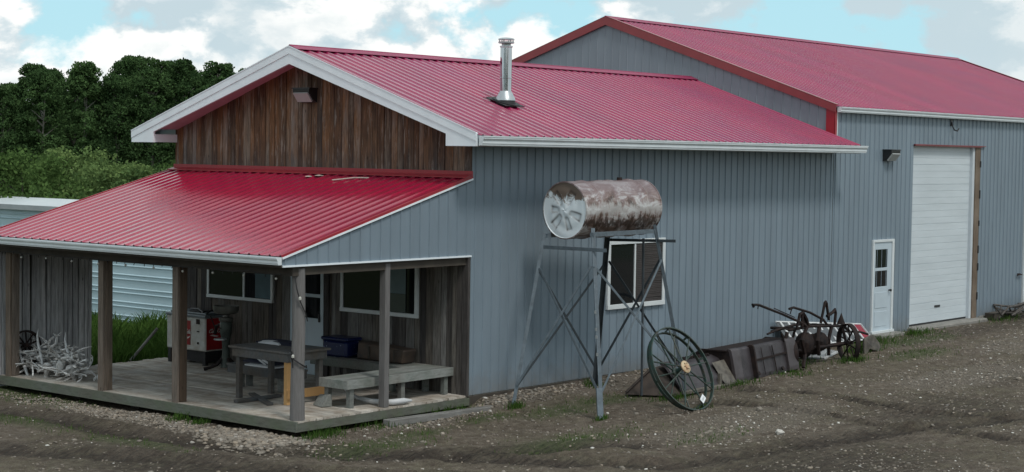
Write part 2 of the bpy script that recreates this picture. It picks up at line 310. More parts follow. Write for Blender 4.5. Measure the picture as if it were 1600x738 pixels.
# ------------------------------------------------------------------ mesh helpers
class MB:
    def __init__(s): s.v = []; s.f = []; s.t = []
    def poly(s, vs, fs, tone=None):
        o = len(s.v); s.v += [tuple(map(float, p)) for p in vs]; tt = random.random() if tone is None else tone
        for f in fs: s.f.append(tuple(i+o for i in f)); s.t.append(tt)
        return s
    def hexa(s, a, b_, tone=None):
        """a: 4 corners of the bottom, b_: 4 corners of the top"""
        return s.poly(list(a)+list(b_), [(3, 2, 1, 0), (4, 5, 6, 7), (0, 1, 5, 4), (1, 2, 6, 5), (2, 3, 7, 6), (3, 0, 4, 7)], tone)
    def box(s, x0, x1, y0, y1, z0, z1, tone=None):
        return s.hexa([(x0, y0, z0), (x1, y0, z0), (x1, y1, z0), (x0, y1, z0)], [(x0, y0, z1), (x1, y0, z1), (x1, y1, z1), (x0, y1, z1)], tone)
    def bar(s, p, q, w_, h, up=(0, 0, 1), tone=None):
        p = Vector(p); q = Vector(q); d = (q-p).normalized(); u = Vector(up)
        if abs(d.dot(u)) > .98: u = Vector((1, 0, 0))
        a = d.cross(u).normalized(); c = a.cross(d).normalized()
        k = [(-w_/2, -h/2), (w_/2, -h/2), (w_/2, h/2), (-w_/2, h/2)]
        return s.hexa([p+a*i+c*j for i, j in k], [q+a*i+c*j for i, j in k], tone)
    def angle(s, p, q, w_, up, th=.008, tone=None):
        """angle iron: two thin flanges meeting in an L"""
        p = Vector(p); q = Vector(q); d = (q-p).normalized(); u = Vector(up); a = d.cross(u).normalized(); c = a.cross(d).normalized()
        s.hexa([p+a*i+c*j for i, j in [(0, 0), (w_, 0), (w_, th), (0, th)]], [q+a*i+c*j for i, j in [(0, 0), (w_, 0), (w_, th), (0, th)]], tone)
        return s.hexa([p+a*i+c*j for i, j in [(0, th), (th, th), (th, w_), (0, w_)]], [q+a*i+c*j for i, j in [(0, th), (th, th), (th, w_), (0, w_)]], tone)
    def tube(s, pts, r, n=8, tone=None, closed=False):
        pts = [Vector(p) for p in pts]; m_ = len(pts); rs = r if isinstance(r, (list, tuple)) else [r]*m_
        vs = []; ref = None
        for i, p in enumerate(pts):
            a = pts[(i-1) % m_] if closed or i > 0 else p; c = pts[(i+1) % m_] if closed or i < m_-1 else p
            d = (c-a).normalized()
            if ref is None:
                ref = d.cross(Vector((0, 0, 1))); ref = ref if ref.length > .1 else d.cross(Vector((1, 0, 0)))
            ref = (ref - d*ref.dot(d)).normalized(); e = d.cross(ref)
            for k in range(n):
                th = 2*math.pi*k/n; vs.append(p+(ref*math.cos(th)+e*math.sin(th))*rs[i])
        fs = []
        for i in range(m_ if closed else m_-1):
            j = (i+1) % m_
            for k in range(n): fs.append((i*n+k, i*n+(k+1) % n, j*n+(k+1) % n, j*n+k))
        if not closed: fs += [tuple(range(n-1, -1, -1)), tuple((m_-1)*n+k for k in range(n))]
        return s.poly(vs, fs, tone)
    def lathe(s, prof, c, axis=(0, 0, 1), n=32, tone=None):
        c = Vector(c); ax = Vector(axis).normalized(); a = ax.cross(Vector((0, 0, 1))); a = a if a.length > .05 else Vector((1, 0, 0)); a.normalize(); e = ax.cross(a)
        vs = []
        for r, h in prof:
            for k in range(n):
                th = 2*math.pi*k/n; vs.append(c+ax*h+(a*math.cos(th)+e*math.sin(th))*r)
        fs = [(i*n+k, i*n+(k+1) % n, (i+1)*n+(k+1) % n, (i+1)*n+k) for i in range(len(prof)-1) for k in range(n)]
        return s.poly(vs, fs, tone)
    def ring(s, c, ax, R_, wid, th, n=64, tone=None):
        """flat hoop"""
        return s.lathe([(R_-th, -wid/2), (R_, -wid/2), (R_, wid/2), (R_-th, wid/2), (R_-th, -wid/2)], c, ax, n, tone)
    def prism(s, pts, ext, tone=None):
        n = len(pts); e = Vector(ext); vs = [Vector(p) for p in pts]+[Vector(p)+e for p in pts]
        return s.poly(vs, [tuple(range(n-1, -1, -1)), tuple(range(n, 2*n))]+[(i, (i+1) % n, n+(i+1) % n, n+i) for i in range(n)], tone)
    def build(s, name, mat, parent=None, smooth=False, local=False, bevel=0):
        me = bpy.data.meshes.new(name)
        vs = s.v
        if parent is not None and not local:
            M = world_of(parent).inverted(); vs = [tuple(M @ Vector(v)) for v in vs]
        me.from_pydata(vs, [], s.f); me.update()
        a = me.attributes.new('tone', 'FLOAT', 'FACE'); a.data.foreach_set('value', s.t)
        import bmesh
        bm = bmesh.new(); bm.from_mesh(me); bmesh.ops.recalc_face_normals(bm, faces=bm.faces[:])
        bm.to_mesh(me); bm.free()
        if smooth:
            me.polygons.foreach_set('use_smooth', [True]*len(me.polygons))
            try: me.set_sharp_from_angle(angle=R(40))
            except Exception: pass
        me.materials.append(MATS[mat])
        o = bpy.data.objects.new(name, me); COL.objects.link(o)
        if parent is not None: o.parent = parent
        if bevel:
            bv = o.modifiers.new('bevel', 'BEVEL'); bv.width = bevel; bv.segments = 1; bv.limit_method = 'ANGLE'
        return o
def world_of(o):
    M = Matrix.LocRotScale(o.location, o.rotation_euler, o.scale)
    return (world_of(o.parent) @ M) if o.parent else M
def thing(name, loc, label, cat, group=None, rot=(0, 0, 0)):
    o = bpy.data.objects.new(name, None); COL.objects.link(o); o.location = loc; o.rotation_euler = rot; o.empty_display_size = .3
    return tag(o, label, cat, group)
def tag(o, label, cat, group=None):
    o['label'] = label; o['category'] = cat
    if group: o['group'] = group
    return o
def setting(o, kind='structure'): o['kind'] = kind; return o

# ------------------------------------------------------------------ numpy value noise
def vnoise(x, y, seed=0):
    xi = np.floor(x).astype(np.int64); yi = np.floor(y).astype(np.int64); fx = x-xi; fy = y-yi
    fx = fx*fx*(3-2*fx); fy = fy*fy*(3-2*fy)
    def h(a, b_):
        v = np.sin((a*127.1+b_*311.7+seed*74.7))*43758.5453; return v-np.floor(v)
    return (h(xi, yi)*(1-fx)+h(xi+1, yi)*fx)*(1-fy)+(h(xi, yi+1)*(1-fx)+h(xi+1, yi+1)*fx)*fy
def seg_dist(X, Y, pts):
    d = np.full(X.shape, 1e9)
    for (x0, y0), (x1, y1) in zip(pts[:-1], pts[1:]):
        dx, dy = x1-x0, y1-y0; L2 = dx*dx+dy*dy; tt = np.clip(((X-x0)*dx+(Y-y0)*dy)/L2, 0, 1)
        d = np.minimum(d, np.hypot(X-x0-tt*dx, Y-y0-tt*dy))
    return d
TR = [[(-5.4, 6.6), (-5.5, 3.2), (-5.5, 1.3), (-5.0, -.5), (-4.0, -2.1), (-2.7, -3.1), (-1.2, -4.2)], [(-8, 4), (-7.4, 2.5), (-6.7, .6), (-5.8, -1.8), (-4.4, -4.2)],
      [(-3.5, -2.6), (-3.1, -3.8), (-2.5, -4.9), (-2.0, -5.5), (-.9, -5.84), (1.15, -6.2), (2.86, -6.65), (5.1, -7.6), (9, -9)],
      [(3.15, -2.9), (3.3, -3.8), (3.33, -4.6), (3.19, -5.5), (3.07, -6.5), (3.1, -8.4), (3.2, -12)], [(5.0, -2.4), (5.06, -3.4), (4.87, -4.6), (4.83, -5.8), (5.1, -7.6), (5.4, -11)]]
TW = [.34, .3, .3, .22, .22]
def ground_h(X, Y):
    h = np.interp(X, [-8, -4, 0, 4, 16, 30], [-.28, -.26, -.2, -.14, -.06, 0.0])
    n = (vnoise(X*.5, Y*.5, 1)-.5)*.10+(vnoise(X*1.7, Y*1.7, 2)-.5)*.05+(vnoise(X*6, Y*6, 3)-.5)*.025+(vnoise(X*14, Y*14, 4)-.5)*.012
    near = np.clip(np.minimum(np.abs(Y)/1.0, 1), .25, 1); h = h+n*near+np.clip(X/.3, 0, 1)*np.clip((13.4-X)/.8, 0, 1)*.13*np.exp(-((Y+.05)/.5)**2)
    for pts, w_ in zip(TR, TW):
        d = seg_dist(X, Y, pts)+(vnoise(X*3, Y*3, 5)-.5)*.12
        h = h-.055*np.exp(-(d/w_)**2)+.028*np.exp(-((d-w_*1.35)/(.4*w_))**2)*(.3+1.4*vnoise(X*2.2, Y*2.2, 9))+(vnoise(X*10, Y*10, 8)-.5)*.06*np.exp(-(d/(w_*1.4))**2)
    under = (X > -3.9) & (X < 0) & (Y > .05) & (Y < 7.5)
    h = np.where(under, -.3, h); inb = (X > .1) & (X < 31) & (Y > .2) & (Y < 7.5)
    return np.where(inb, -.35, h)
def gz(x, y): return float(ground_h(np.array([x]), np.array([y]))[0])
def blob(X, Y, cx, cy, rx, ry, s=3):
    return np.exp(-(((X-cx)/rx)**2+((Y-cy)/ry)**2)**1.2)
GREEN = [(-.5, -.9, .9, .35), (.9, -1.3, 1.5, .55), (14.2, -1.1, 2.6, .7), (-4.1, 6.3, 1.0, 2.0), (-2.4, -1.0, 1.3, .3), (-5.9, 4.6, .5, 2.2), (2.2, -1.2, 1.5, .5), (-3.6, -1.3, 1.5, .6), (-1.2, -3.2, 1.8, .7), (-5.9, 1.5, .4, 1.5), (.3, -4.6, 1.2, .5), (12.0, -2.4, 1.8, .5)]
STONY = [(-4.5, 3.4, .45, 3.6), (-4.6, .4, .55, 1.2), (.5, -.35, 1.6, .3), (-4.3, -.2, .6, .5), (4.5, -.5, 3, .35), (1.8, -4.4, 2.8, .9), (9.5, -4.6, 3, 1.0), (17, -3.2, 4, 1.0), (-1.5, -.45, 1.5, .3)]

# ------------------------------------------------------------------ ground
def grid_mesh():
    def axis(a, b_, st, far):
        core = list(np.arange(a, b_, st)); out_ = []; x = b_; d = st
        while x < far: out_.append(x); d *= 1.22; x += d
        neg = []; x = a-st; d = st
        while x > -far: neg.append(x); d *= 1.22; x -= d
        return np.array(neg[::-1]+core+out_)
    xs = axis(-9, 24, .07, 1500); ys = axis(-10, 1.0, .07, 1500)
    X, Y = np.meshgrid(xs, ys, indexing='ij'); Z = ground_h(X, Y)
    far = np.hypot(X, Y) > 60; Z = np.where(far, -.2, Z)
    nx, ny = X.shape; co = np.stack([X, Y, Z], -1).reshape(-1, 3)
    i = np.arange(nx-1)[:, None]*ny+np.arange(ny-1)[None, :]; i = i.reshape(-1)
    F = np.stack([i, i+ny, i+ny+1, i+1], 1)
    me = bpy.data.meshes.new('ground'); me.vertices.add(len(co)); me.vertices.foreach_set('co', co.ravel())
    me.loops.add(F.size); me.loops.foreach_set('vertex_index', F.ravel().astype(np.int32))
    me.polygons.add(len(F)); me.polygons.foreach_set('loop_start', np.arange(0, F.size, 4, dtype=np.int32)); me.polygons.foreach_set('loop_total', np.full(len(F), 4, np.int32))
    me.update(calc_edges=True); me.validate()
    wet = np.zeros_like(X)
    for pts, w_ in zip(TR, TW):
        wet = np.maximum(wet, np.exp(-((seg_dist(X, Y, pts)+(vnoise(X*4, Y*4, 6)-.5)*.25)/(w_*1.25))**2))
    wet = np.maximum(wet, .8*blob(X, Y, -1.0, -7.2, 3.0, 1.6)); wet = np.maximum(wet, .9*blob(X, Y, -6.6, -1.2, 1.2, 3.2)); wet = np.maximum(wet, .7*blob(X, Y, 5, -6.2, 2.4, 1.2))
    wet = np.maximum(wet, .6*blob(X, Y, 19, -1.0, 5, .8)); wet = np.maximum(wet, .55*blob(X, Y, 11, -5.5, 3, .8))
    gr = np.zeros_like(X)
    for b_ in GREEN: gr = np.maximum(gr, .6*blob(X, Y, *b_))
    gr = np.maximum(gr, np.clip((Y-7.6)/.5, 0, 1)*.9); gr = np.maximum(gr, np.clip((np.hypot(X, Y)-34)/8, 0, 1)*.9)
    st = np.zeros_like(X)
    for b_ in STONY: st = np.maximum(st, blob(X, Y, *b_))
    for nme, arr in (('wet', wet), ('green', gr), ('stony', st)):
        a = me.attributes.new(nme, 'FLOAT', 'POINT'); a.data.foreach_set('value', arr.ravel().astype(np.float32))
    me.polygons.foreach_set('use_smooth', [True]*len(me.polygons)); me.materials.append(MATS['ground_soil'])
    o = bpy.data.objects.new('ground', me); COL.objects.link(o); return o
setting(grid_mesh())

def raw_mesh(name, V, F, tn, mat):
    k = F.shape[1]
    me = bpy.data.meshes.new(name); me.vertices.add(len(V)); me.vertices.foreach_set('co', V.astype(np.float32).ravel())
    me.loops.add(F.size); me.loops.foreach_set('vertex_index', F.ravel().astype(np.int32))
    me.polygons.add(len(F)); me.polygons.foreach_set('loop_start', np.arange(0, F.size, k, dtype=np.int32)); me.polygons.foreach_set('loop_total', np.full(len(F), k, np.int32))
    me.update(calc_edges=True)
    a = me.attributes.new('tone', 'FLOAT', 'FACE'); a.data.foreach_set('value', tn.astype(np.float32))
    me.materials.append(MATS[mat]); return me
PH = (1+5**.5)/2
ICO = np.array([(-1, PH, 0), (1, PH, 0), (-1, -PH, 0), (1, -PH, 0), (0, -1, PH), (0, 1, PH), (0, -1, -PH), (0, 1, -PH), (PH, 0, -1), (PH, 0, 1), (-PH, 0, -1), (-PH, 0, 1)])/1.9
ICF = np.array([(0, 11, 5), (0, 5, 1), (0, 1, 7), (0, 7, 10), (0, 10, 11), (1, 5, 9), (5, 11, 4), (11, 10, 2), (10, 7, 6), (7, 1, 8), (3, 9, 4), (3, 4, 2), (3, 2, 6), (3, 6, 8), (3, 8, 9), (4, 9, 5), (2, 4, 11), (6, 2, 10), (8, 6, 7), (9, 8, 1)])
def rocks(name, X, Y, size, tn, sink=.25, flat=.6, lift=0):
    n = len(X); Z = ground_h(X, Y)+lift
    sc = np.stack([size*rng.uniform(.7, 1.4, n), size*rng.uniform(.6, 1.1, n), size*flat*rng.uniform(.6, 1.2, n)], 1)
    base = ICO[None]*(1+rng.uniform(-.28, .28, (n, 12, 1)))*sc[:, None]
    a = rng.uniform(0, 6.28, n); ca, sa = np.cos(a)[:, None], np.sin(a)[:, None]
    x = base[..., 0]*ca-base[..., 1]*sa; y = base[..., 0]*sa+base[..., 1]*ca
    V = np.stack([x+X[:, None], y+Y[:, None], base[..., 2]+(Z+sc[:, 2]*(1-sink*2)*.5)[:, None]], -1).reshape(-1, 3)
    F = (ICF[None]+np.arange(n)[:, None, None]*12).reshape(-1, 3)
    o = bpy.data.objects.new(name, raw_mesh(name, V, F, np.repeat(tn, 20), 'stones')); COL.objects.link(o); return o
def outside(X, Y, m_=.0):
    deck = (X > -3.97-m_) & (X < 0) & (Y > -m_) & (Y < 7.7); bld = (X > -.05) & (X < 33) & (Y > -.03-m_) & (Y < 14)
    return ~(deck | bld)
def scatter(n, x0, x1, y0, y1): return rng.uniform(x0, x1, n), rng.uniform(y0, y1, n)
def gravel():
    X, Y = scatter(300000, -10, 24, -11, 9)
    d = np.hypot(X-CP.x, Y-CP.y); st = np.zeros_like(X)
    for b_ in STONY: st = np.maximum(st, blob(X, Y, *b_))
    cl = vnoise(X*1.3, Y*1.3, 11)*vnoise(X*3.1, Y*3.1, 12)
    p = .05+.42*st+.22*np.clip(cl*2-.35, 0, 1)
    wet = np.zeros_like(X)
    for pts, w_ in zip(TR, TW): wet = np.maximum(wet, np.exp(-(seg_dist(X, Y, pts)/(w_*1.2))**2))
    p = p*(1-.75*wet)
    lat = (X-CP.x)*cr.x+(Y-CP.y)*cr.y; inview = np.abs(lat) < d*.34+1.5
    k = (rng.uniform(0, 1, len(X)) < p) & outside(X, Y, .03) & inview
    X, Y = X[k], Y[k]; n = len(X)
    size = .009+.036*rng.beta(1.2, 4.5, n); size = np.where(rng.uniform(0, 1, n) < .012, size+.03, size)
    return rocks('gravel', X, Y, size, np.where(rng.uniform(0, 1, n) < .03, 1.0, rng.beta(2.0, 2.8, n)), .3)
setting(gravel(), 'stuff')
def cobbles():
    Xs = []; Ys = []; Ss = []
    for cx, cy, rx, ry, n, s in [(-4.42, 3.3, .32, 3.2, 2300, .026), (-4.55, .55, .42, .8, 900, .044), (-4.3, -.1, .35, .35, 200, .04), (.8, -.28, 1.6, .22, 420, .035), (-1.2, -.4, 1.2, .22, 220, .03), (6, -.3, 5, .2, 420, .035)]:
        X = rng.normal(cx, rx*.6, n); Y = rng.normal(cy, ry*.6, n); k = outside(X, Y, .02); Xs.append(X[k]); Ys.append(Y[k]); Ss.append(s*rng.uniform(.45, 1.3, k.sum()))
    X = np.concatenate(Xs); Y = np.concatenate(Ys); s = np.concatenate(Ss)
    return rocks('cobbles', X, Y, s, rng.beta(2.4, 2.2, len(X))*.95, .2)
setting(cobbles(), 'stuff')

def blades(name, X, Y, Z, h, wd, mat, lean=.35):
    n = len(X); a = rng.uniform(0, 6.28, n); la = rng.uniform(0, 6.28, n); L = lean*h*rng.uniform(.2, 1, n)
    dx, dy = np.cos(a)*wd/2, np.sin(a)*wd/2; lx, ly = np.cos(la)*L, np.sin(la)*L
    V = np.stack([np.stack([X-dx, Y-dy, Z-.02], 1), np.stack([X+dx, Y+dy, Z-.02], 1),
                  np.stack([X+dx*.8+lx*.35, Y+dy*.8+ly*.35, Z+h*.6], 1), np.stack([X+lx, Y+ly, Z+h], 1), np.stack([X-dx*.8+lx*.35, Y-dy*.8+ly*.35, Z+h*.6], 1)], 1).reshape(-1, 3)
    i = np.arange(n)*5; F = np.concatenate([np.stack([i, i+1, i+2, i+4], 1), np.stack([i+4, i+2, i+3, i+3], 1)])
    F = np.concatenate([np.stack([i, i+1, i+2], 1), np.stack([i, i+2, i+4], 1), np.stack([i+4, i+2, i+3], 1)])
    tn = rng.uniform(0, 1, n)
    o = bpy.data.objects.new(name, raw_mesh(name, V, F, np.concatenate([tn]*3), mat)); COL.objects.link(o); return o
X, Y = scatter(26000, -4.5, 4.2, 7.9, 17.5)
cl = vnoise(X*1.1, Y*1.1, 21); k = (rng.uniform(0, 1, len(X)) < .35+.8*cl) & ~((X > 3.6) & (Y > 9))
X, Y = X[k], Y[k]
setting(blades('tall_grass', X, Y, ground_h(X, Y), .40*(.35+1.1*vnoise(X*1.8, Y*1.8, 22))*rng.uniform(.5, 1.35, len(X)), .035, 'grass_blades', .9), 'stuff')
X, Y = scatter(150000, -8, 18, -5, 9)
g_ = np.zeros_like(X)
for b_ in GREEN: g_ = np.maximum(g_, blob(X, Y, *b_))
k = (rng.uniform(0, 1, len(X)) < g_*vnoise(X*4, Y*4, 31)*.9-.12) & outside(X, Y, .02); X, Y = X[k], Y[k]
setting(blades('short_grass', X, Y, ground_h(X, Y), rng.uniform(.02, .07, len(X)), .012, 'short_grass', .8), 'stuff')

wx, wy, wh = [], [], []
for cx_, cy_, sd, n_, hh in [(.42, -.68, .10, 160, .11), (.60, -2.34, .08, 110, .09), (3.7, -1.8, .12, 140, .11), (3.0, -.4, .15, 150, .12), (2.5, -3.05, .10, 110, .07), (3.3, -1.9, .25, 240, .10), (5.3, -1.95, .35, 260, .08), (7.6, -1.8, .4, 240, .08), (9.9, -1.9, .25, 260, .12), (11.6, -1.2, .35, 420, .15), (13.2, -.5, .5, 500, .13), (15.7, -.45, .4, 360, .12), (-3.6, -.2, .25, 260, .11), (-2.2, -.15, .4, 260, .10), (-.6, -.12, .25, 200, .11), (-4.15, 2.0, .12, 140, .10), (-4.12, 2.5, .15, 170, .12), (21, -.3, .6, 300, .14), (8.7, -1.2, .4, 300, .12)]:
    wx.append(rng.normal(cx_, sd, n_)); wy.append(rng.normal(cy_, sd*.45, n_)); wh.append(hh*rng.uniform(.3, 1.3, n_))
wx, wy, wh = map(np.concatenate, (wx, wy, wh)); k = outside(wx, wy, .02); wx, wy, wh = wx[k], wy[k], wh[k]
setting(blades('weeds', wx, wy, ground_h(wx, wy), wh, .013, 'grass_blades', .7), 'stuff')
# ------------------------------------------------------------------ corrugated sheets
def corr(mb, o, u, v, nrm, W_, lo, hi, pitch=.2286, rib=.05, top=.022, h=.018, start=0, cuts=()):
    """ribbed sheet: o origin, u across ribs, v along ribs, lo(s)/hi(s) sheet ends; cuts = extra break positions"""
    o, u, v, nrm = map(Vector, (o, u, v, nrm)); xs = []
    k = math.floor(-start/pitch)-1
    while start+k*pitch-rib < W_:
        c = start+k*pitch
        for dx, hh in ((-rib/2, 0), (-top/2, h), (top/2, h), (rib/2, 0)): xs.append((c+dx, hh))
        k += 1
    def H(s):
        if s <= xs[0][0]: return xs[0][1]
        for (a, b_), (c, d) in zip(xs[:-1], xs[1:]):
            if a <= s <= c: return b_+(d-b_)*(s-a)/max(1e-6, c-a)
        return 0
    ss = sorted(set([0, W_]+[x for x, _ in xs if 0 < x < W_]+[c+e for c in cuts for e in (-.0005, .0005)]))
    for a, c in zip(ss[:-1], ss[1:]):
        m_ = (a+c)/2; la, lc, ha, hc = lo(a), lo(c), hi(a), hi(c)
        if any(abs(m_-x) < .0006 for x in cuts): continue
        if ha-la < .002 and hc-lc < .002: continue
        pa = o+u*a+nrm*H(a); pc = o+u*c+nrm*H(c)
        mb.poly([pa+v*la, pc+v*lc, pc+v*hc, pa+v*ha], [(0, 1, 2, 3)], .5)
    return mb
Z3 = (0, 0, 1)
# dimensions
L = 12.317; W = 7.603; H1 = 4.154; OV = .591; ZE = 4.393; ZA = 5.905; YR = W/2; SL = (ZA-ZE)/(YR+OV)

# ------------------------------------------------------------------ small shop building
shop = thing('workshop_building', (0, 0, 0), 'low gray metal-sided workshop with red roof, barn-board gable and covered front porch', 'building')
mb = MB(); corr(mb, (0, 0, 0), (1, 0, 0), Z3, (0, -1, 0), L, lambda s: 0, lambda s: H1+.03, start=.10, h=.019, rib=.04, top=.016)
wall = mb.build('side_wall', 'gray_siding', shop)
mb = MB(); mb.box(0, L, .012, .12, -.35, H1+.1); mb.box(0, L, W-.12, W, -.35, H1+.1); mb.box(L-.15, L-.02, .1, W-.1, -.3, H1); mb.build('wall_core', 'concrete', shop)
mb = MB(); mb.box(-.01, L, -.012, .012, -.4, -.015); mb.build('foundation', 'bark_dark', shop, bevel=.01)
# gable wall of vertical boards (upper part above porch roof and lower part behind the porch)
def boards(mb, y0, y1, z0, ztop, wmin=.10, wmax=.2, x=-.002, th=.022):
    y = y0
    while y < y1-.01:
        w_ = min(random.uniform(wmin, wmax), y1-y); d = random.uniform(0, .014); g = .005
        a, c = y+g, y+w_-g
        if y1-(y+w_) < .04: w_ = y1-y; c = y1-g
        top = [ztop(a), ztop(c)]; zb = z0
        if min(top)-zb > .02:
            xf = x-th-d
            mb.hexa([(xf, a, zb), (x, a, zb), (x, c, zb), (xf, c, zb)], [(xf, a, top[0]), (x, a, top[0]), (x, c, top[1]), (xf, c, top[1])])
        y += w_
soff = lambda y: ZE-.13+(min(y, W-y)+OV)*SL
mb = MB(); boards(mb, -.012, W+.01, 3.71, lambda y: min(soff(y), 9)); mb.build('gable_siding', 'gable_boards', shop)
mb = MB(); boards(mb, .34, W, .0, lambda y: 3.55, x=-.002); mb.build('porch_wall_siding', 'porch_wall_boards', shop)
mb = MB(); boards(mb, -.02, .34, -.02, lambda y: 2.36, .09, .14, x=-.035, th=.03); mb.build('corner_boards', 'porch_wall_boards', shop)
mb = MB(); mb.prism([(0, 0.02, -.3), (0, W-.02, -.3), (0, W-.02, 4.2), (0, YR, 5.55), (0, .02, 4.2)], (.12, 0, 0)); mb.build('gable_core', 'bark_dark', shop)
# roof sheets
def roof_pair(root, x0, x1, yE0, yE1, zE, zA, yR, mat, start=.1, pitch=.2286, th=.03, rough=None):
    for sgn, y0 in ((1, yE0), (-1, yE1)):
        run = abs(yR-y0); ln = math.hypot(run, zA-zE); v = Vector((0, sgn*run, zA-zE))/ln; n = Vector((0, -sgn*(zA-zE), run))/ln
        mb = MB(); corr(mb, (x0, y0, zE), (1, 0, 0), v, n, x1-x0, lambda s: -.04, lambda s: ln, pitch=pitch, start=start, h=.02, rib=.06, top=.025)
        r = mb.build('roof', mat, root)
        mb = MB(); p0 = Vector((x0+.02, y0, zE))-n*.012; p1 = Vector((x0+.02, yR, zA))-n*.012
        mb.prism([p0, p1, p1-n*.05, p0-n*.05], (x1-x0-.04, 0, 0)); mb.build('roof_deck', 'soffit_white', root)
roof_pair(shop, -OV, L+.02, -OV-.05, W+OV+.05, ZE-.017, ZA, YR, 'red_roof_metal', start=.06)
# ridge cap stands on the ribs
def cap(root, x0, x1, yR, zA, sl, wd=.2, mat='ridge_red', th=.006, lift=.024):
    mb = MB(); k = math.sqrt(1+sl*sl)
    for s in (1, -1):
        n = Vector((0, s*sl, 1))/k
        a = Vector((x0, yR, zA+lift*k+.012)); b_ = Vector((x0, yR+s*wd, zA-sl*wd+lift*k+.006))
        mb.prism([a, b_, b_+n*th, a+n*th], (x1-x0, 0, 0), .5)
    mb.tube([(x0, yR, zA+lift*k+.014), (x1, yR, zA+lift*k+.014)], .014, 8, .5)
    return mb.build('ridge_cap', mat, root)
cap(shop, -OV-.02, L, YR, ZA, SL)
# rake fascia: an upper board and a lower board proud of it
for sgn, y0 in ((1, -OV-.02), (-1, W+OV+.02)):
    mb = MB(); d = Vector((0, sgn, SL)).normalized(); up = Vector((0, -sgn*SL, 1)).normalized()
    ya, yb = y0, YR; za, zb = ZE+.01, ZE+(abs(YR-y0)-.0)*SL+.0
    p = [(-OV-.025, ya, za), (-OV-.025, yb, zb+.01), (-OV-.025, yb, zb-.30), (-OV-.025, y0+sgn*.66, za+.66*SL-.30+.06), (-OV-.025, y0+sgn*.66, ZE-.205), (-OV-.025, ya, ZE-.205)]
    mb.prism(p, (.045, 0, 0)); mb.build('rake_fascia', 'white_trim', shop)
    mb = MB(); p = [(-OV-.036, ya, za+.012), (-OV-.036, yb, zb+.022), (-OV-.036, yb, zb-.12), (-OV-.036, ya, za-.13)]
    mb.prism(p, (.0105, 0, 0)); mb.prism([(-OV-.042, ya, za+.016), (-OV-.042, yb, zb+.026), (-OV-.042, yb, zb+.006), (-OV-.042, ya, za-.004)], (.006, 0, 0)); mb.build('rake_cover', 'white_trim', shop)
    # soffit under the gable overhang and the boxed return
    mb = MB(); yb2 = YR; o0 = y0+sgn*.66
    mb.prism([(-OV+.02, o0, ZE-.10+.66*SL-.05), (-OV+.02, YR, ZA-.12), (-OV+.02, YR, ZA-.15), (-OV+.02, o0, ZE-.13+.66*SL-.05)], (OV-.02, 0, 0)); mb.build('gable_soffit', 'soffit_panel', shop)
    mb = MB(); y_a, y_b = sorted((y0+sgn*.02, o0)); mb.box(-OV+.021, -.002 if sgn > 0 else -.002, y_a, y_b, ZE-.2, ZE-.05); mb.build('eave_return', 'white_trim', shop)
# eave soffit, fascia and gutters along the side wall
def gutter(root, p0, p1, outv, mat='gutter_white', h=.13, d=.12):
    """K-style profile: back, floor, stepped front with rolled lip; closed by end caps"""
    p0, p1, ov = Vector(p0), Vector(p1), Vector(outv)
    prof = [(0, 0), (0, -h), (.07, -h), (.072, -h*.86), (.083, -h*.80), (.083, -h*.5), (d*.93, -h*.30), (d*.93, -.022), (d, -.02), (d, 0), (d-.012, 0), (d-.012, -.012), (d*.93-.008, -.02), (d*.93-.008, -h*.3), (.075, -h*.52), (.075, -h*.78), (.066, -h+.004), (.004, -h+.004), (.004, 0)]
    mb = MB(); vs0 = [p0+ov*a+Vector((0, 0, b_)) for a, b_ in prof]; vs1 = [p1+ov*a+Vector((0, 0, b_)) for a, b_ in prof]; n = len(prof)
    mb.poly(vs0+vs1, [(i, (i+1) % n, n+(i+1) % n, n+i) for i in range(n)], .5)
    for P in (p0, p1):
        e = (p1-p0).normalized()*(.0015 if P is p1 else -.0015)
        q = [P+e+ov*a+Vector((0, 0, b_)) for a, b_ in prof[:10]]; mb.poly(q, [tuple(range(len(q)))], .5)
    return mb.build('gutter', mat, root)
gutter(shop, (-OV-.0, -OV-.06, ZE-.035), (L+.16, -OV-.06, ZE-.035), (0, -1, 0), h=.155)
mb = MB(); mb.box(-OV+.03, L+.0, -OV-.055, -OV-.03, ZE-.2, ZE-.03); mb.build('eave_fascia', 'white_trim', shop)
mb = MB(); mb.box(.0, L-.0, -OV-.03, -.002, ZE-.205, ZE-.185); mb.build('eave_soffit', 'soffit_white', shop)
# red flashing where porch roof meets the gable
mb = MB(); mb.box(-.05, -.03, -.05, W+.03, 3.69, 3.775); mb.prism([(-.05, -.05, 3.70), (-.05, -.05, 3.715), (-.20, -.05, 3.695-.02), (-.20, -.05, 3.68-.02)], (0, W+.08, 0)); mb.build('roof_flashing', 'red_trim', shop)
# porch roof
XE = -4.30; ZPE = 2.50; ZPT = 3.685
ln = math.hypot(-XE, ZPT-ZPE); v = Vector((-XE, 0, ZPT-ZPE))/ln; n_ = Vector((-(ZPT-ZPE), 0, -XE))/ln
mb = MB(); corr(mb, (XE-.03, W+.06, ZPE), (0, -1, 0), v, n_, W+.09, lambda s: 0, lambda s: ln, h=.02, rib=.055, top=.022, start=.12)
pr = mb.build('porch_roof', 'porch_roof_metal', shop)
mb = MB(); mb.prism([Vector((XE, 0, ZPE))-n_*.012, Vector((-.04, 0, ZPT))-n_*.012, Vector((-.04, 0, ZPT))-n_*.10, Vector((XE, 0, ZPE))-n_*.06], (0, W+.02, 0)); mb.build('porch_rafters', 'bark_dark', shop)
mb = MB()
for s, e in ((-.028, 0), (W+.06, 1)):
    mb = MB(); mb.prism([Vector((XE-.02, s, ZPE))+n_*.022, Vector((-.0, s, ZPT))+n_*.022, Vector((0, s, ZPT))-n_*.03, Vector((XE-.02, s, ZPE))-n_*.03], (0, .022, 0))
    mb.build('porch_rake_trim', 'red_trim', shop)
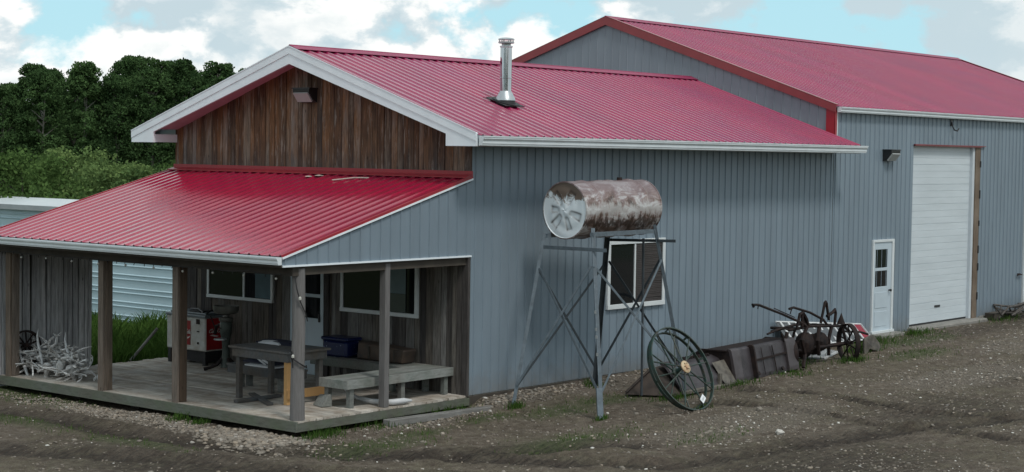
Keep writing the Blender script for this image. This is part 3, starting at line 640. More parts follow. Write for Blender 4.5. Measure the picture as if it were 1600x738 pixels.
gutter(shop, (XE-.03, W+.08, ZPE-.012), (XE-.03, -.03, ZPE-.012), (-1, 0, 0), h=.115, d=.11)
mb = MB(); mb.box(XE-.025, XE+.0, -.005, W+.03, ZPE-.17, ZPE-.02); mb.build('porch_fascia', 'bark_dark', shop)
mb = MB(); mb.box(-4.05, -3.9, .03, W, 2.19, 2.40); mb.box(-3.9, -.05, .035, .10, 2.2, 2.36); mb.build('porch_beam', 'bark_dark', shop)
# gray siding triangle closing the porch end
mb = MB(); sgl = (ZPT-ZPE)/(-XE)
corr(mb, (XE, 0, 0), (1, 0, 0), Z3, (0, -1, 0), -XE, lambda s: 2.36, lambda s: ZPE-.02+s*sgl, start=.06, h=.019, rib=.04, top=.016)
mb.build('porch_end_siding', 'gray_siding', shop)
mb = MB(); mb.box(XE, -.005, -.028, .03, 2.335, 2.362); mb.bar((XE-.02, -.032, ZPE-.03), (0, -.032, ZPT-.045), .012, .03, tone=.5); mb.build('porch_end_trim', 'white_trim', shop)
mb = MB(); mb.prism([(XE+.02, .012, 2.37), (-.02, .012, 2.37), (-.02, .012, ZPT-.08), (XE+.02, .012, ZPE-.05)], (0, .05, 0)); mb.build('porch_end_backing', 'bark_dark', shop)
# porch deck
mb = MB(); x = -3.97
while x < -.04:
    w_ = .138
    if x+w_ > -.04: w_ = -.04-x
    zz_ = random.uniform(-.006, .002); mb.box(x+.003, x+w_-.003, random.uniform(-.02, .012), W+random.uniform(-.08, .04), -.035, zz_); x += w_
mb.build('deck_boards', 'deck_boards', shop)
mb = MB(); mb.box(-4.01, -3.972, -.03, W+.02, -.165, -.012); mb.box(-3.97, -.02, -.032, .006, -.165, -.04); mb.box(-3.9, -.02, W-.03, W+.01, -.165, -.04); mb.build('deck_rim', 'deck_rim', shop)
mb = MB()
for y in (1.0, 2.6, 4.2, 5.8, 7.3):
    for x in (-3.6, -.4): MB().box(x, x+.2, y, y+.2, -.32, -.165).build('deck_blocking', 'bark_dark', shop)
# posts
for y, off in ((7.30, 0), (4.66, 0), (2.74, 0)):
    p = MB(); p.box(-3.93, -3.79, y, y+.15, -.002, 2.3); po = p.build('porch_post', 'post_wood', shop, bevel=.006)
    q = MB(); q.box(-3.975, -3.932, y+.02, y+.16, -.03, 2.3); q.build('post_facing', 'post_wood', po, bevel=.004)
mb = MB(); mb.tube([(-3.86, .10, -.002), (-3.865, .10, .6), (-3.85, .095, 1.4), (-3.86, .10, 2.3)], [.115, .105, .10, .098], 14); mb.build('porch_post', 'round_post_wood', shop, smooth=True)
mb = MB(); mb.box(-2.03, -1.92, .03, .16, -.002, 2.3); mb.build('porch_post', 'round_post_wood', shop, bevel=.006)
# windows
def window(root, axis, a0, a1, z0, z1, div=None, fr=.07, plane=0.0, proud=.05, mat='vinyl_white', sash=True, name='window'):
    """axis 'x': in plane y=plane facing -y ; axis 'y': in plane x=plane facing -x"""
    def bx(mb, a, b_, c, d, o0, o1):
        if axis == 'x': mb.box(a, b_, plane-o1, plane-o0, c, d, .5)
        else: mb.box(plane-o1, plane-o0, a, b_, c, d, .5)
    mb = MB(); bx(mb, a0, a1, z0, z0+fr, 0, proud+.01); bx(mb, a0, a1, z1-fr, z1, 0, proud); bx(mb, a0, a0+fr, z0+fr, z1-fr, 0, proud); bx(mb, a1-fr, a1, z0+fr, z1-fr, 0, proud)
    w0 = mb.build(name, mat, root, bevel=.004)
    divs = [a0+fr]+([a0+(a1-a0)*x for x in div] if div else [])+[a1-fr]
    for k, (s, e) in enumerate(zip(divs[:-1], divs[1:])):
        mb = MB(); bx(mb, s, e, z0+fr, z1-fr, .0, .018+.012*(k % 2)); mb.build('pane', 'window_glass', w0)
    for x in divs[1:-1]:
        mb = MB(); bx(mb, x-.022, x+.022, z0+fr, z1-fr, .001, proud-.012); mb.build('mullion', mat, w0)
    return w0
w1_ = window(shop, 'y', 4.76, 6.60, 1.24, 2.28, (.44,), plane=-.03, fr=.06)
w2_ = window(shop, 'y', 1.13, 3.0, 1.22, 2.3, (.42,), plane=-.03, fr=.07)
MB().box(-.063, -.061, 4.83, 5.25, 1.31, 2.2, .5).build('pane_reflection', 'reflection_blue', w1_)  # bluish reflection in the glass, painted as a thin panel over the pane
MB().box(-.063, -.061, 1.42, 1.86, 1.62, 2.2, .5).build('pane_reflection', 'reflection_blue', w2_)
MB().box(-.063, -.061, 1.42, 1.86, 1.30, 1.615, .5).build('low_pane_reflection', 'reflection_green', w2_)  # darker lower half of the painted window reflection
w0 = window(shop, 'x', 3.84, 5.71, 1.21, 2.50, (.47,), plane=-.002, fr=.085)
mb = MB(); z = 1.30
while z < 2.40: mb.prism([(4.745, -.033, z), (4.745, -.036, z+.022), (4.745, -.033, z+.03)], (.86, 0, random.uniform(-.006, .006))); z += .034
mb.build('blind', 'blind_brown', w0)
# storm door with two dark panes
dr = MB(); dr.box(-.08, -.03, 3.42, 4.28, .01, 1.04, .5); dr.box(-.08, -.03, 3.42, 3.50, 1.04, 2.12, .5); dr.box(-.08, -.03, 4.20, 4.28, 1.04, 2.12, .5); dr.box(-.08, -.03, 3.5, 4.2, 2.05, 2.12, .5); dr.box(-.078, -.03, 3.5, 4.2, 1.42, 1.48, .5)
dr = dr.build('storm_door', 'door_white', shop, bevel=.004)
for z0, z1 in ((1.04, 1.42), (1.48, 2.05)): MB().box(-.06, -.032, 3.5, 4.2, z0, z1, .5).build('pane', 'window_glass', dr)
MB().box(-.11, -.08, 3.49, 3.52, .98, 1.12, .5).build('handle', 'black_metal', dr)
mb = MB(); mb.box(-.075, -.03, 3.30, 3.415, 0, 2.2); mb.box(-.075, -.03, 4.285, 4.40, 0, 2.2); mb.box(-.075, -.03, 3.30, 4.4, 2.2, 2.31); mb.build('door_casing', 'porch_wall_boards', shop)
# wall-pack lights
def wallpack(root, c, right, outv, s=1.0, flip=1):
    c, r, o = Vector(c), Vector(right), Vector(outv); up = Vector((0, 0, 1))
    w_, h, d = .40*s, .24*s, .20*s
    prof = [(0, h/2), (d*.95, h/2), (d, h/2-.03), (d*.98, h*.22), (d*.35, -h*.42), (.0, -h/2)]
    mb = MB(); mb.prism([c-r*w_/2+o*a+up*b_ for a, b_ in prof], r*w_, .5)
    mb.prism([c-r*w_*.5-r*.02+o*a+up*b_ for a, b_ in [(0, h/2+.01), (d+.01, h/2+.01), (d+.01, h/2-.012), (0, h/2-.012)]], r*(w_+.04), .5)
    lt = mb.build('wall_light', 'black_metal', root)
    a = c+o*(d*.985)+up*h*.20; b_ = c+o*(d*.40)-up*h*.40; nrm = (a-b_).normalized().cross(r).normalized()
    if nrm.z > 0: nrm = -nrm
    mb = MB(); q = [a-r*w_*.44, a+r*w_*.44, b_+r*w_*.44, b_-r*w_*.44]; mb.prism([p+nrm*.002 for p in q], nrm*.03, .5)
    mb.build('lens', 'lamp_lens', lt)
wallpack(shop, (-.035, 3.88, 5.07), (0, -1, 0), (-1, 0, 0), 1.05)
# chimney
cx, cy = 2.12, 1.05; cz = 4.95
ch = MB(); ch.lathe([(.105, cz-.2), (.105, 5.42), (.112, 5.425), (.112, 5.44), (.105, 5.445), (.105, 5.98), (.118, 5.99), (.118, 6.01), (0, 6.012)], (cx, cy, 0), n=40, tone=.5)
ch = ch.build('chimney', 'chrome', shop, smooth=True)
MB().lathe([(.185, 5.03), (.17, 5.08), (.11, 5.19), (.107, 5.2)], (cx, cy, 0), n=40, tone=.5).build('storm_collar', 'galvanised', ch, smooth=True)
mb = MB(); mb.lathe([(.08, 6.0), (.085, 6.05), (.135, 6.055), (.145, 6.06), (.145, 6.075)], (cx, cy, 0), n=36, tone=.5); mb.lathe([(.10, 6.07), (.14, 6.075), (.143, 6.085)], (cx, cy, 0), n=36, tone=.5)
for a in range(6): mb.bar((cx+.125*math.cos(a*1.047), cy+.125*math.sin(a*1.047), 6.06), (cx+.125*math.cos(a*1.047), cy+.125*math.sin(a*1.047), 6.13), .012, .012)
mb.build('cap_collar', 'galvanised', ch, smooth=True)
MB().lathe([(.0, 6.165), (.1, 6.155), (.145, 6.14), (.15, 6.118), (.14, 6.115), (0, 6.125)], (cx, cy, 0), n=36, tone=.5).build('chimney_cap', 'chrome', ch, smooth=True)
k = math.sqrt(1+SL*SL); dv = Vector((0, 1, SL))/k; dn = Vector((0, -SL, 1))/k
P0 = Vector((cx, cy, ZE+(cy+OV+.05)*SL))
mb = MB(); vs = []
for a in range(24):
    th = a*math.tau/24; vs.append(P0+Vector((1, 0, 0))*math.cos(th)*.25+dv*math.sin(th)*.25+dn*.03)
mb.prism(vs, dn*.018, .5); mb.lathe([(.2, 4.92), (.175, 5.03)], (cx, cy, 0), n=32); mb.prism([P0+Vector((-.27, 0, 0))+dv*.26+dn*.022, P0+Vector((.27, 0, 0))+dv*.26+dn*.022, P0+Vector((.27, 0, 0))-dv*.24+dn*.022, P0+Vector((-.27, 0, 0))-dv*.24+dn*.022], dn*.01)
mb.prism([P0+Vector((-.42, 0, 0))+dv*.20+dn*.024, P0+Vector((-.1, 0, 0))+dv*.12+dn*.024, P0+Vector((-.1, 0, 0))-dv*.02+dn*.024], dn*.01)
mb.build('roof_boot', 'rubber_black', ch)

# ------------------------------------------------------------------ big building
LB = 19.656; ZEB = 5.239; ZAB = 7.418; YB = 6.308; XB1 = L+LB; SB = (ZAB-ZEB)/YB
barn = thing('tall_shed_building', (L, 0, 0), 'tall gray metal shed with red ribbed roof, red corner trim and white overhead door', 'building')
OX0, OX1, OZ = 16.22, 20.02, 4.43
mb = MB()
def lo(s):
    x = L+s
    return OZ if OX0 < x < OX1 else (-.12 if x < OX1+1.0 else .05)
corr(mb, (L+.02, 0, 0), (1, 0, 0), Z3, (0, -1, 0), LB-.02, lambda s: lo(s+.02), lambda s: ZEB-.1, start=.07, h=.019, rib=.04, top=.016, cuts=(OX0-L-.02, OX1-L-.02, OX1+1.0-L-.02, 22.9-L))
mb.build('front_wall', 'gray_siding', barn)
mb = MB(); mb.box(L+.03, OX0, .01, .14, -.3, ZEB-.1); mb.box(OX1, XB1, .01, .14, -.3, ZEB-.1); mb.box(OX0, OX1, .01, .14, OZ, ZEB-.1); mb.box(L+.05, XB1, YB*2-.1, YB*2, -.3, ZEB); mb.box(XB1-.1, XB1-.01, .1, YB*2-.1, -.3, ZEB); mb.build('wall_core', 'concrete', barn)
mb = MB(); corr(mb, (L, YB*2, 0), (0, -1, 0), Z3, (-1, 0, 0), YB*2, lambda s: 3.4 if s > YB*2-W-.7 else 0, lambda s: ZEB-.05+min(s, YB*2-s)*SB, start=.08, h=.011, rib=.04, top=.016, cuts=(YB, YB*2-W-.7))
mb.build('gable_wall', 'gray_siding_gable', barn)
mb = MB(); mb.prism([(XB1-.02, 0, ZEB-.1), (XB1-.02, YB*2, ZEB-.1), (XB1-.02, YB, ZAB-.1)], (.02, 0, 0)); mb.build('rear_gable_wall', 'gray_siding_gable', barn)
for sgn, y0 in ((1, -.06), (-1, YB*2+.06)):
    run = abs(YB-y0); lnb = math.hypot(run, ZAB-ZEB); v = Vector((0, sgn*run, ZAB-ZEB))/lnb; n2_ = Vector((0, -sgn*(ZAB-ZEB), run))/lnb
    mb = MB(); corr(mb, (L-.05, y0, ZEB), (1, 0, 0), v, n2_, LB+.1, lambda s: -.04, lambda s: lnb, start=.05, h=.02, rib=.06, top=.025)
    mb.build('roof', 'red_roof_metal', barn)
    p0 = Vector((L-.03, y0, ZEB))-n2_*.012; p1 = Vector((L-.03, YB, ZAB))-n2_*.012
    mb = MB(); mb.prism([p0, p1, p1-n2_*.04, p0-n2_*.04], (LB+.06, 0, 0)); mb.build('roof_deck', 'soffit_white', barn)
    # rake trims at both ends
    for xx, ex in ((L-.075, .03), (XB1+.045, .03)):
        mb = MB(); up = n2_
        a = Vector((xx, y0, ZEB)); b_ = Vector((xx, YB, ZAB))
        mb.prism([a+up*.035, b_+Vector((0, 0, .04)), b_-Vector((0, 0, .17)), a-Vector((0, 0, .14))], (ex, 0, 0), .5)
        mb.prism([a+up*.026, b_+up*.026+Vector((0, 0, .005)), b_+up*.038+Vector((0, 0, .005)), a+up*.038], ((.14 if xx < 20 else -.11), 0, 0), .5)
        mb.build('rake_trim', 'rake_trim_red', barn)
cap(barn, L-.08, XB1+.08, YB, ZAB, SB, .2)
mb = MB(); mb.box(L-.035, L-.012, -.03, .19, 4.46, ZEB-.02, .5); mb.box(L-.035, L+.05, -.042, -.02, 4.46, ZEB-.1, .5); mb.build('corner_trim', 'red_trim', barn)
mb = MB(); mb.box(L+.052, L+.10, -.034, -.005, 4.42, ZEB-.1, .5); mb.build('corner_strip', 'gutter_white', barn)
gutter(barn, (L+.0, -.07, ZEB-.02), (XB1, -.07, ZEB-.02), (0, -1, 0), h=.12, d=.11)
mb = MB(); mb.box(L+.05, XB1, -.068, -.03, ZEB-.14, ZEB-.02); mb.build('eave_fascia', 'white_trim', barn)
# service door
dx0, dx1, dz = 14.21, 15.27, .07
mb = MB(); mb.box(dx0, dx0+.06, -.05, 0, dz, dz+2.13); mb.box(dx1-.10, dx1, -.05, 0, dz, dz+2.13); mb.box(dx0+.06, dx1-.10, -.05, 0, dz+2.07, dz+2.13); mb.box(dx0-.02, dx1+.02, -.08, 0, dz-.06, dz+.0); fr_ = mb.build('door_frame', 'vinyl_white', barn, bevel=.004)
dd = MB(); dd.box(dx0+.06, dx1-.1, -.025, -.001, dz, dz+.98, .5)
for a, b_, c, d in ((dx0+.06, dx0+.17, .98, 2.07), (dx1-.30, dx1-.1, .98, 2.07), (dx0+.17, dx1-.30, .98, 1.03), (dx0+.17, dx1-.3, 1.40, 1.47), (dx0+.17, dx1-.3, 1.90, 2.07)): dd.box(a, b_, -.025, -.001, dz+c, dz+d, .5)
for (a, b_, c, d) in ((dx0+.17, dx1-.3, .1, .45), (dx0+.17, dx1-.3, .53, .9)):
    dd.box(a, b_, -.034, -.0255, dz+c, dz+d, .5)
dd = dd.build('service_door', 'door_white', barn, bevel=.005)
for z0, z1 in ((1.03, 1.40), (1.47, 1.90)): MB().box(dx0+.17, dx1-.3, -.018, -.002, dz+z0, dz+z1, .5).build('pane', 'window_glass', dd)
MB().lathe([(0, .075), (.03, .07), (.033, .05), (.018, .03), (.018, .0)], (dx1-.2, -.024, dz+.93), (0, -1, 0), 16).build('door_knob', 'black_metal', dd, smooth=True)
MB().box(dx0-.05, dx1+.1, -.34, -.0, -.12, .012).build('door_step', 'concrete', barn, bevel=.02)
# overhead door: recessed panels with grooves
od = MB(); nP = 9; ph = (OZ-.06)/nP
for k_ in range(nP):
    z0 = .07+k_*ph
    for j in range(3):
        a = z0+j*ph/3+(.002 if j else .005); b_ = z0+(j+1)*ph/3-.002
        od.hexa([(OX0, .10, a), (OX1-.42, .10, a), (OX1-.42, .14, a), (OX0, .14, a)], [(OX0, .10, b_), (OX1-.42, .10, b_), (OX1-.42, .14, b_), (OX0, .14, b_)], .5)
        od.box(OX0, OX1-.42, .104, .14, b_, b_+.006, .5)
od = od.build('overhead_door', 'overhead_white', barn, bevel=.003)
MB().box(OX0, OX1-.42, .104, .13, .03, .072, .5).build('bottom_seal', 'rubber_black', od)
MB().box(OX0+1.55, OX0+1.85, .085, .1035, .42, .47, .5).build('lift_handle', 'black_metal', od)
mb = MB(); mb.box(OX1-.42, OX1-.30, .02, .14, .03, OZ-.02); mb.build('door_stop', 'soffit_white', barn, bevel=.004)
mb = MB(); mb.box(OX1-.30, OX1-.04, -.012, .14, .0, OZ-.02); mb.build('door_jamb', 'jamb_wood', barn, bevel=.005)
mb = MB(); mb.box(OX0-.03, OX1+.18, -.06, -.016, OZ-.0, OZ+.016, .5); mb.box(OX0, OX1-.02, -.05, .05, OZ-.025, OZ-.001, .5); mb.build('door_header_flashing', 'rake_trim_red', barn)
mb = MB()
for z in (.5, 1.25, 1.7, 2.4, 3.1, 3.9): mb.box(OX1-.075, OX1-.02, -.03, -.012, z, z+random.uniform(.1, .22))
mb.build('jamb_bracket', 'rubber_black', barn)
MB().box(OX0-.1, OX1+.1, -.28, .14, -.2, .03).build('door_sill', 'concrete', barn, bevel=.03)
# second overhead door edge at the far right
mb = MB()
for k_ in range(24): mb.box(22.92, 26.4, -.03, -.002, .06+k_*.18, .06+(k_+1)*.18-.01, .5)
mb.build('overhead_door', 'overhead_white', barn, bevel=.003)
mb = MB(); mb.box(22.83, 22.92, -.05, -.002, -.02, 4.45); mb.box(22.83, 26.5, -.05, -.002, 4.38, 4.47); mb.build('door_casing', 'vinyl_white', barn)
wallpack(barn, (14.86, -.01, 4.16), (1, 0, 0), (0, -1, 0), 1.1)
mb = MB(); mb.tube([(18.20, -.03, 5.02), (18.2, -.06, 4.9), (18.22, -.10, 4.82), (18.32, -.13, 4.80), (18.36, -.15, 4.86)], .018, 8); mb.box(18.15, 18.25, -.03, -.012, 4.92, 5.08); mb.build('yard_hook', 'black_metal', barn)
mb = MB(); mb.box(22.5, 22.62, -.06, -.012, 1.02, 1.06); mb.tube([(22.40, -.06, 1.02), (22.68, -.07, 1.03)], .016, 8); mb.build('tie_ring', 'rusty_iron', barn)
mb = MB(); mb.box(20.1, 21.3, -.045, .0, -.1, .06); mb.box(21.3, 26, -.05, .0, -.1, .05); mb.build('wall_sill', 'concrete', barn, bevel=.01)

# ------------------------------------------------------------------ board screen at the far end of the porch (part of the porch)
mb = MB(); x = -4.3
while x < -1.98:
    w_ = random.uniform(.075, .125); g = random.choice((.008, .014, .022)); t_ = 2.36+random.uniform(-.02, .02); tl = random.uniform(-.025, .025); d = random.uniform(0, .02)
    if x+w_ > -2.1: tl = .035
    mb.hexa([(x, 7.66+d, -.22), (x+w_-g, 7.66+d, -.22), (x+w_-g, 7.69+d, -.22), (x, 7.69+d, -.22)], [(x+tl, 7.66+d, t_), (x+w_-g+tl, 7.66+d, t_), (x+w_-g+tl, 7.69+d, t_), (x+tl, 7.69+d, t_)]); x += w_
sc = mb.build('board_screen', 'screen_boards', shop)
MB().box(-4.3, -2.02, 7.762, 7.78, -.2, 2.36).build('screen_backing', 'bark_dark', sc)
mb = MB(); mb.box(-4.3, -2.0, 7.715, 7.76, .4, .5); mb.box(-4.3, -2.0, 7.715, 7.76, 2.2, 2.3); mb.build('screen_rail', 'bark_dark', sc)
# ------------------------------------------------------------------ container behind
cont = thing('metal_storage_shed', (4.4, 9.5, -.2), 'pale blue-gray metal storage trailer with horizontal ribs behind the porch', 'shed')
mb = MB(); zc = -.1
mb.box(4.385, 4.42, 9.4, 28.42, -.2, 2.47, .5)
while zc < 2.4:
    for dz_ in (0, .11): mb.prism([(4.384, 9.4, zc+dz_-.022), (4.384, 9.4, zc+dz_+.022), (4.362, 9.4, zc+dz_+.008), (4.362, 9.4, zc+dz_-.008)], (0, 19.02, 0), .5)
    zc += .33
mb.build('side_wall', 'container_paint', cont)
mb = MB(); mb.box(4.421, 7.0, 9.42, 28.4, -.2, 2.469); mb.build('shed_body', 'container_paint', cont)
mb = MB(); mb.prism([(4.28, 9.3, 2.56), (4.28, 9.3, 2.47), (7.12, 9.3, 2.47), (7.12, 9.3, 2.56), (5.7, 9.3, 2.70)], (0, 19.2, 0)); mb.build('shed_roof', 'container_roof', cont)
mb = MB(); mb.box(4.245, 4.279, 9.3, 28.5, 2.44, 2.57); mb.build('roof_edge', 'container_trim', cont)

# ------------------------------------------------------------------ trees
def leaf_cloud(n, centers, rad, leaf, tonec, squash=1.0):
    ci = rng.integers(0, len(centers), n); r = rng.normal(0, 1, (n, 3)); r /= np.linalg.norm(r, axis=1)[:, None]; rr = rng.uniform(.35, 1, n)**.6
    P = centers[ci]+r*rr[:, None]*rad[ci][:, None]*np.array([1, 1, squash])
    a = rng.normal(0, 1, (n, 3)); a /= np.linalg.norm(a, axis=1)[:, None]; b_ = np.cross(a, rng.normal(0, 1, (n, 3))); b_ /= np.linalg.norm(b_, axis=1)[:, None]
    s = leaf*rng.uniform(.5, 1.2, n)[:, None]
    V = np.stack([P-a*s*.5, P+b_*s*.35, P+a*s*.6, P-b_*s*.35], 1).reshape(-1, 3); i = np.arange(n)*4
    F = np.stack([i, i+1, i+2, i+3], 1); tn = np.clip(tonec[ci]+rng.uniform(-.3, .3, n), 0, 1)
    return V, F, tn
def make_tree(seed, H_, cw, base, trunkmat, leafmat, leaf, nleaf, nc, label, cat, name, group, cone=0):
    global rng
    rr = np.random.default_rng(seed); rnd = random.Random(seed)
    root = thing(name, (0, 0, 0), label, cat, group)
    C_ = []; Rr = []; T_ = []
    mb = MB(); lean = (rnd.uniform(-.3, .3), rnd.uniform(-.3, .3))
    tp = [(lean[0]*q*q, lean[1]*q*q+.1*math.sin(q*5), H_*.93*q) for q in (0, .2, .4, .6, .8, 1)]
    mb.tube(tp, [H_*.011+.03, H_*.010+.02, H_*.0085+.01, H_*.006, H_*.004, .01], 7)
    for i in range(nc):
        q = rr.uniform(0, 1)**.85; z = H_*(base+(1-base)*q); prof = math.sin(math.pi*min(1, .12+.80*q))**.7*(1-cone*q)
        r_ = cw/2*prof*rr.uniform(.25, 1); a = rr.uniform(0, 6.28)
        c = np.array([lean[0]*(z/H_)**2+r_*math.cos(a), lean[1]*(z/H_)**2+r_*math.sin(a), min(z, H_-.3)]); C_.append(c); Rr.append(rr.uniform(.06, .19)*cw*(.6+.4*prof)); T_.append(rr.uniform(.1, .9))
        if i % 3 == 0: mb.tube([(lean[0]*(z/H_)**2, lean[1]*(z/H_)**2, z-r_*.6-.2), tuple(c)], [H_*.004+.008, .006], 5)
    V, F, tn = leaf_cloud(nleaf, np.array(C_), np.array(Rr), leaf, np.array(T_), .8)
    mb.build('trunk', trunkmat, root, local=True)
    me = raw_mesh('crown', V, F, tn, leafmat); o = bpy.data.objects.new('crown', me); COL.objects.link(o); o.parent = root
    return root
def copy_thing(root, loc, rz, s, label=None):
    r = root.copy(); COL.objects.link(r); r.location = loc; r.rotation_euler = (0, 0, rz); r.scale = (s, s, s)
    if label: r['label'] = label
    for c in root.children:
        d = c.copy(); COL.objects.link(d); d.parent = r
    return r
AL = 'dark green poplar deep in the wood, behind its front row of trees'
protos = [make_tree(100+i, 9.5+random.uniform(-.3, .3), random.uniform(3.0, 3.8), random.uniform(.10, .2), 'bark_pale', 'aspen_leaves', .14, 20000, 140, AL, 'tree', 'poplar_tree', 'poplars of the dark wood on the left', .3) for i in range(6)]
spots = []
for row, dist in enumerate((84, 89, 95, 101, 108, 116)):
    ang = 46.6+row*.37
    while ang < 59.5:
        hs = .915
        if ang > 52: hs = .875
        if ang < 49.3: hs = .90
        if ang > 55.0: hs = .78
        spots.append((CP.x+dist*math.cos(R(ang)), CP.y+dist*math.sin(R(ang)), hs*random.uniform(.94, 1.03)*(1+.003*(dist-84)), row, ang)); ang += random.uniform(.95, 1.35)
ORD = 'first second third fourth fifth sixth seventh eighth ninth tenth eleventh twelfth thirteenth fourteenth fifteenth sixteenth seventeenth eighteenth nineteenth twentieth twenty-first twenty-second'.split()
fr = sorted([i for i, q in enumerate(spots) if q[3] == 0], key=lambda i: spots[i][4])
for i, (x, y, s, row, ang) in enumerate(spots):
    lab = 'dark poplar in the front row of the wood, %s leftward from the gable' % ORD[fr.index(i)] if row == 0 else AL
    if i < 6: protos[i]['label'] = lab
    if i < 6: protos[i].location = (x, y, -.2); protos[i].rotation_euler = (0, 0, random.uniform(0, 6)); protos[i].scale = (s,)*3
    else: copy_thing(protos[i % 6], (x, y, -.2), random.uniform(0, 6.28), s, lab)
WLb = 'rounded green willow bush in the back row along the foot of the wood'
bp = [make_tree(200+i, 3.9, 4.6, .08, 'bark_dark', 'willow_leaves' if i % 2 else 'shrub_leaves', .12, 13000, 60, WLb, 'bush', 'willow_bush', 'willow bushes in front of the dark wood') for i in range(4)]
bs = []
for row, dist in enumerate((50, 56, 63)):
    ang = 49.2+row*.5
    while ang < 59:
        kind = (1 if 50.2 < ang < 54.2 else 0); bs.append((CP.x+dist*math.cos(R(ang)), CP.y+dist*math.sin(R(ang)), random.uniform(.9, 1.05)*(1.0 if ang > 51 else .93)*(1+.003*(dist-50)), kind, row)); ang += random.uniform(2.6, 3.4)
used = set()
nb = 0
for i, (x, y, s, kd, row) in enumerate(bs):
    lab = WLb
    if row == 0: lab = 'willow bush nearest the storage trailer, %s counted leftward from the porch roof' % ORD[nb]; nb += 1
    idx = random.choice((1, 3) if kd else (0, 2)); p = bp[idx]
    if idx not in used: used.add(idx); p.location = (x, y, -.2); p.rotation_euler = (0, 0, random.uniform(0, 6)); p.scale = (s,)*3; p['label'] = lab
    else: copy_thing(p, (x, y, -.2), random.uniform(0, 6.28), s, lab)
for i in range(4):
    if i not in used: bp[i].location = (CP.x+60*math.cos(R(57+i)), CP.y+60*math.sin(R(57+i)), -.2)

fa = rng.uniform(R(172), R(266), 420); fd = rng.uniform(76, 92, 420); fz = rng.uniform(.5, 11, 420)  # unseen trees behind the camera, added so chimney and panes reflect something dark
V, F, tn = leaf_cloud(42000, np.stack([fd*np.cos(fa), fd*np.sin(fa), fz], 1), rng.uniform(1.2, 2.6, 420), .55, rng.uniform(.1, .8, 420))
fw_ = bpy.data.objects.new('far_wood', raw_mesh('far_wood', V, F, tn, 'aspen_leaves')); COL.objects.link(fw_); setting(fw_, 'stuff')
# ------------------------------------------------------------------ water tank tower
tw = thing('tank_stand', (1.9, -1.3, -.2), 'tall blue-gray angle-iron stand with crossed braces carrying the rusty tank', 'stand')
A0, B0, C0, D0 = (.42, -.65, -.22), (.59, -2.32, -.22), (3.75, -1.85, -.20), (3.0, -.45, -.18)
A1, B1, C1, D1 = (1.05, -.78, 2.74), (1.06, -1.72, 2.86), (2.90, -1.68, 2.87), (2.85, -.80, 2.78)
def lp(a, b_, q): return tuple(Vector(a).lerp(Vector(b_), q))
for a, b_, u in ((A0, A1, (1, 1, 0)), (B0, B1, (1, -1, 0)), (C0, C1, (-1, -1, 0)), (D0, D1, (-1, 1, 0))):
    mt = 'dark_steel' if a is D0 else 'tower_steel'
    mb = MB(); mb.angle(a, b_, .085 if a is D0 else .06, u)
    l_ = mb.build('leg', mt, tw)
    if a is B0: MB().bar(lp(a, b_, .0), lp(a, b_, .16), .09, .09, u).build('foot_sleeve', 'tower_steel', l_)
pairs = [(A0, A1, B0, B1), (B0, B1, C0, C1), (C0, C1, D0, D1), (D0, D1, A0, A1)]
for i, (p0, p1, q0, q1) in enumerate(pairs):
    u = [(-1, 0, 0), (0, -1, 0), (1, 0, 0), (0, 1, 0)][i]
    for (s0, s1, e0, e1, off) in ((p0, p1, q0, q1, 0), (q0, q1, p0, p1, .03)):
        a = Vector(lp(s0, s1, .80))+Vector(u)*(.02+off); b_ = Vector(lp(e0, e1, .14))+Vector(u)*(.02+off)
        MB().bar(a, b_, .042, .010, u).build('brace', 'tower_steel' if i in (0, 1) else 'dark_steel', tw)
mb = MB(); mb.bar(lp(B0, B1, .965), lp(C0, C1, .965), .07, .07); mb.build('tank_rail', 'tower_steel', tw)
mb = MB(); mb.bar(lp(A0, A1, .985), lp(D0, D1, .985), .07, .07); mb.build('tank_rail', 'tower_steel', tw)
v = Vector(lp(B0, B1, .885))-Vector(lp(A0, A1, .92)); mb = MB(); a = Vector(lp(A0, A1, .92)); mb.bar(a-v*.05, a+v*1.28, .012, .06); mb.build('cross_bar', 'tower_steel', tw)
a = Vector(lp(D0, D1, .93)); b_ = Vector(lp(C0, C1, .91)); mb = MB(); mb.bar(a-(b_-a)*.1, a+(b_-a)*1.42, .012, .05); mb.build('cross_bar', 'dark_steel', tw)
mb = MB(); a = Vector(B0); b_ = Vector(B1)
for q in (.33, .42, .46, .55): p = a.lerp(b_, q); mb.bar(p+Vector((-.06, -.04, 0)), p+Vector((-.06, -.04, .05)), .03, .02)
mb.build('step_bolt', 'galvanised', tw)
MB().tube([(3.0, -1.42, 2.62), (3.02, -1.42, 1.2), (3.03, -1.42, -.16)], .022, 8).build('drain_pipe', 'dark_steel', tw, smooth=True)
# the tank itself
tk = thing('barrel_tank', (1.1, -1.12, 3.13), 'rusty white and maroon steel barrel lying on top of the metal stand', 'tank')
ax = Vector((2.05, -.12, .03)).normalized(); c0 = Vector((1.1, -1.12, 3.135)); TL = 2.05; TRd = .485
prof = [(TRd-.015, 0), (TRd+.006, .004), (TRd+.006, .03)]
for q in np.linspace(.03, TL-.03, 42):
    rr_ = TRd
    for hp in (.42, .92, 1.14, 1.68): rr_ += .020*math.exp(-((q-hp)/.020)**2)
    rr_ += .004*math.sin(q*9); prof.append((rr_, q))
prof += [(TRd+.006, TL-.028), (TRd+.006, TL-.004), (TRd-.015, TL), (TRd-.02, TL-.02), (0, TL-.02)]
MB().lathe(prof, c0, ax, 64, .5).build('tank_shell', 'tank_shell', tk, smooth=True)
mb = MB(); a_ = ax.cross(Vector(Z3)).normalized(); e_ = ax.cross(a_)
NR, NT = 44, 200; vs = []; tn = []
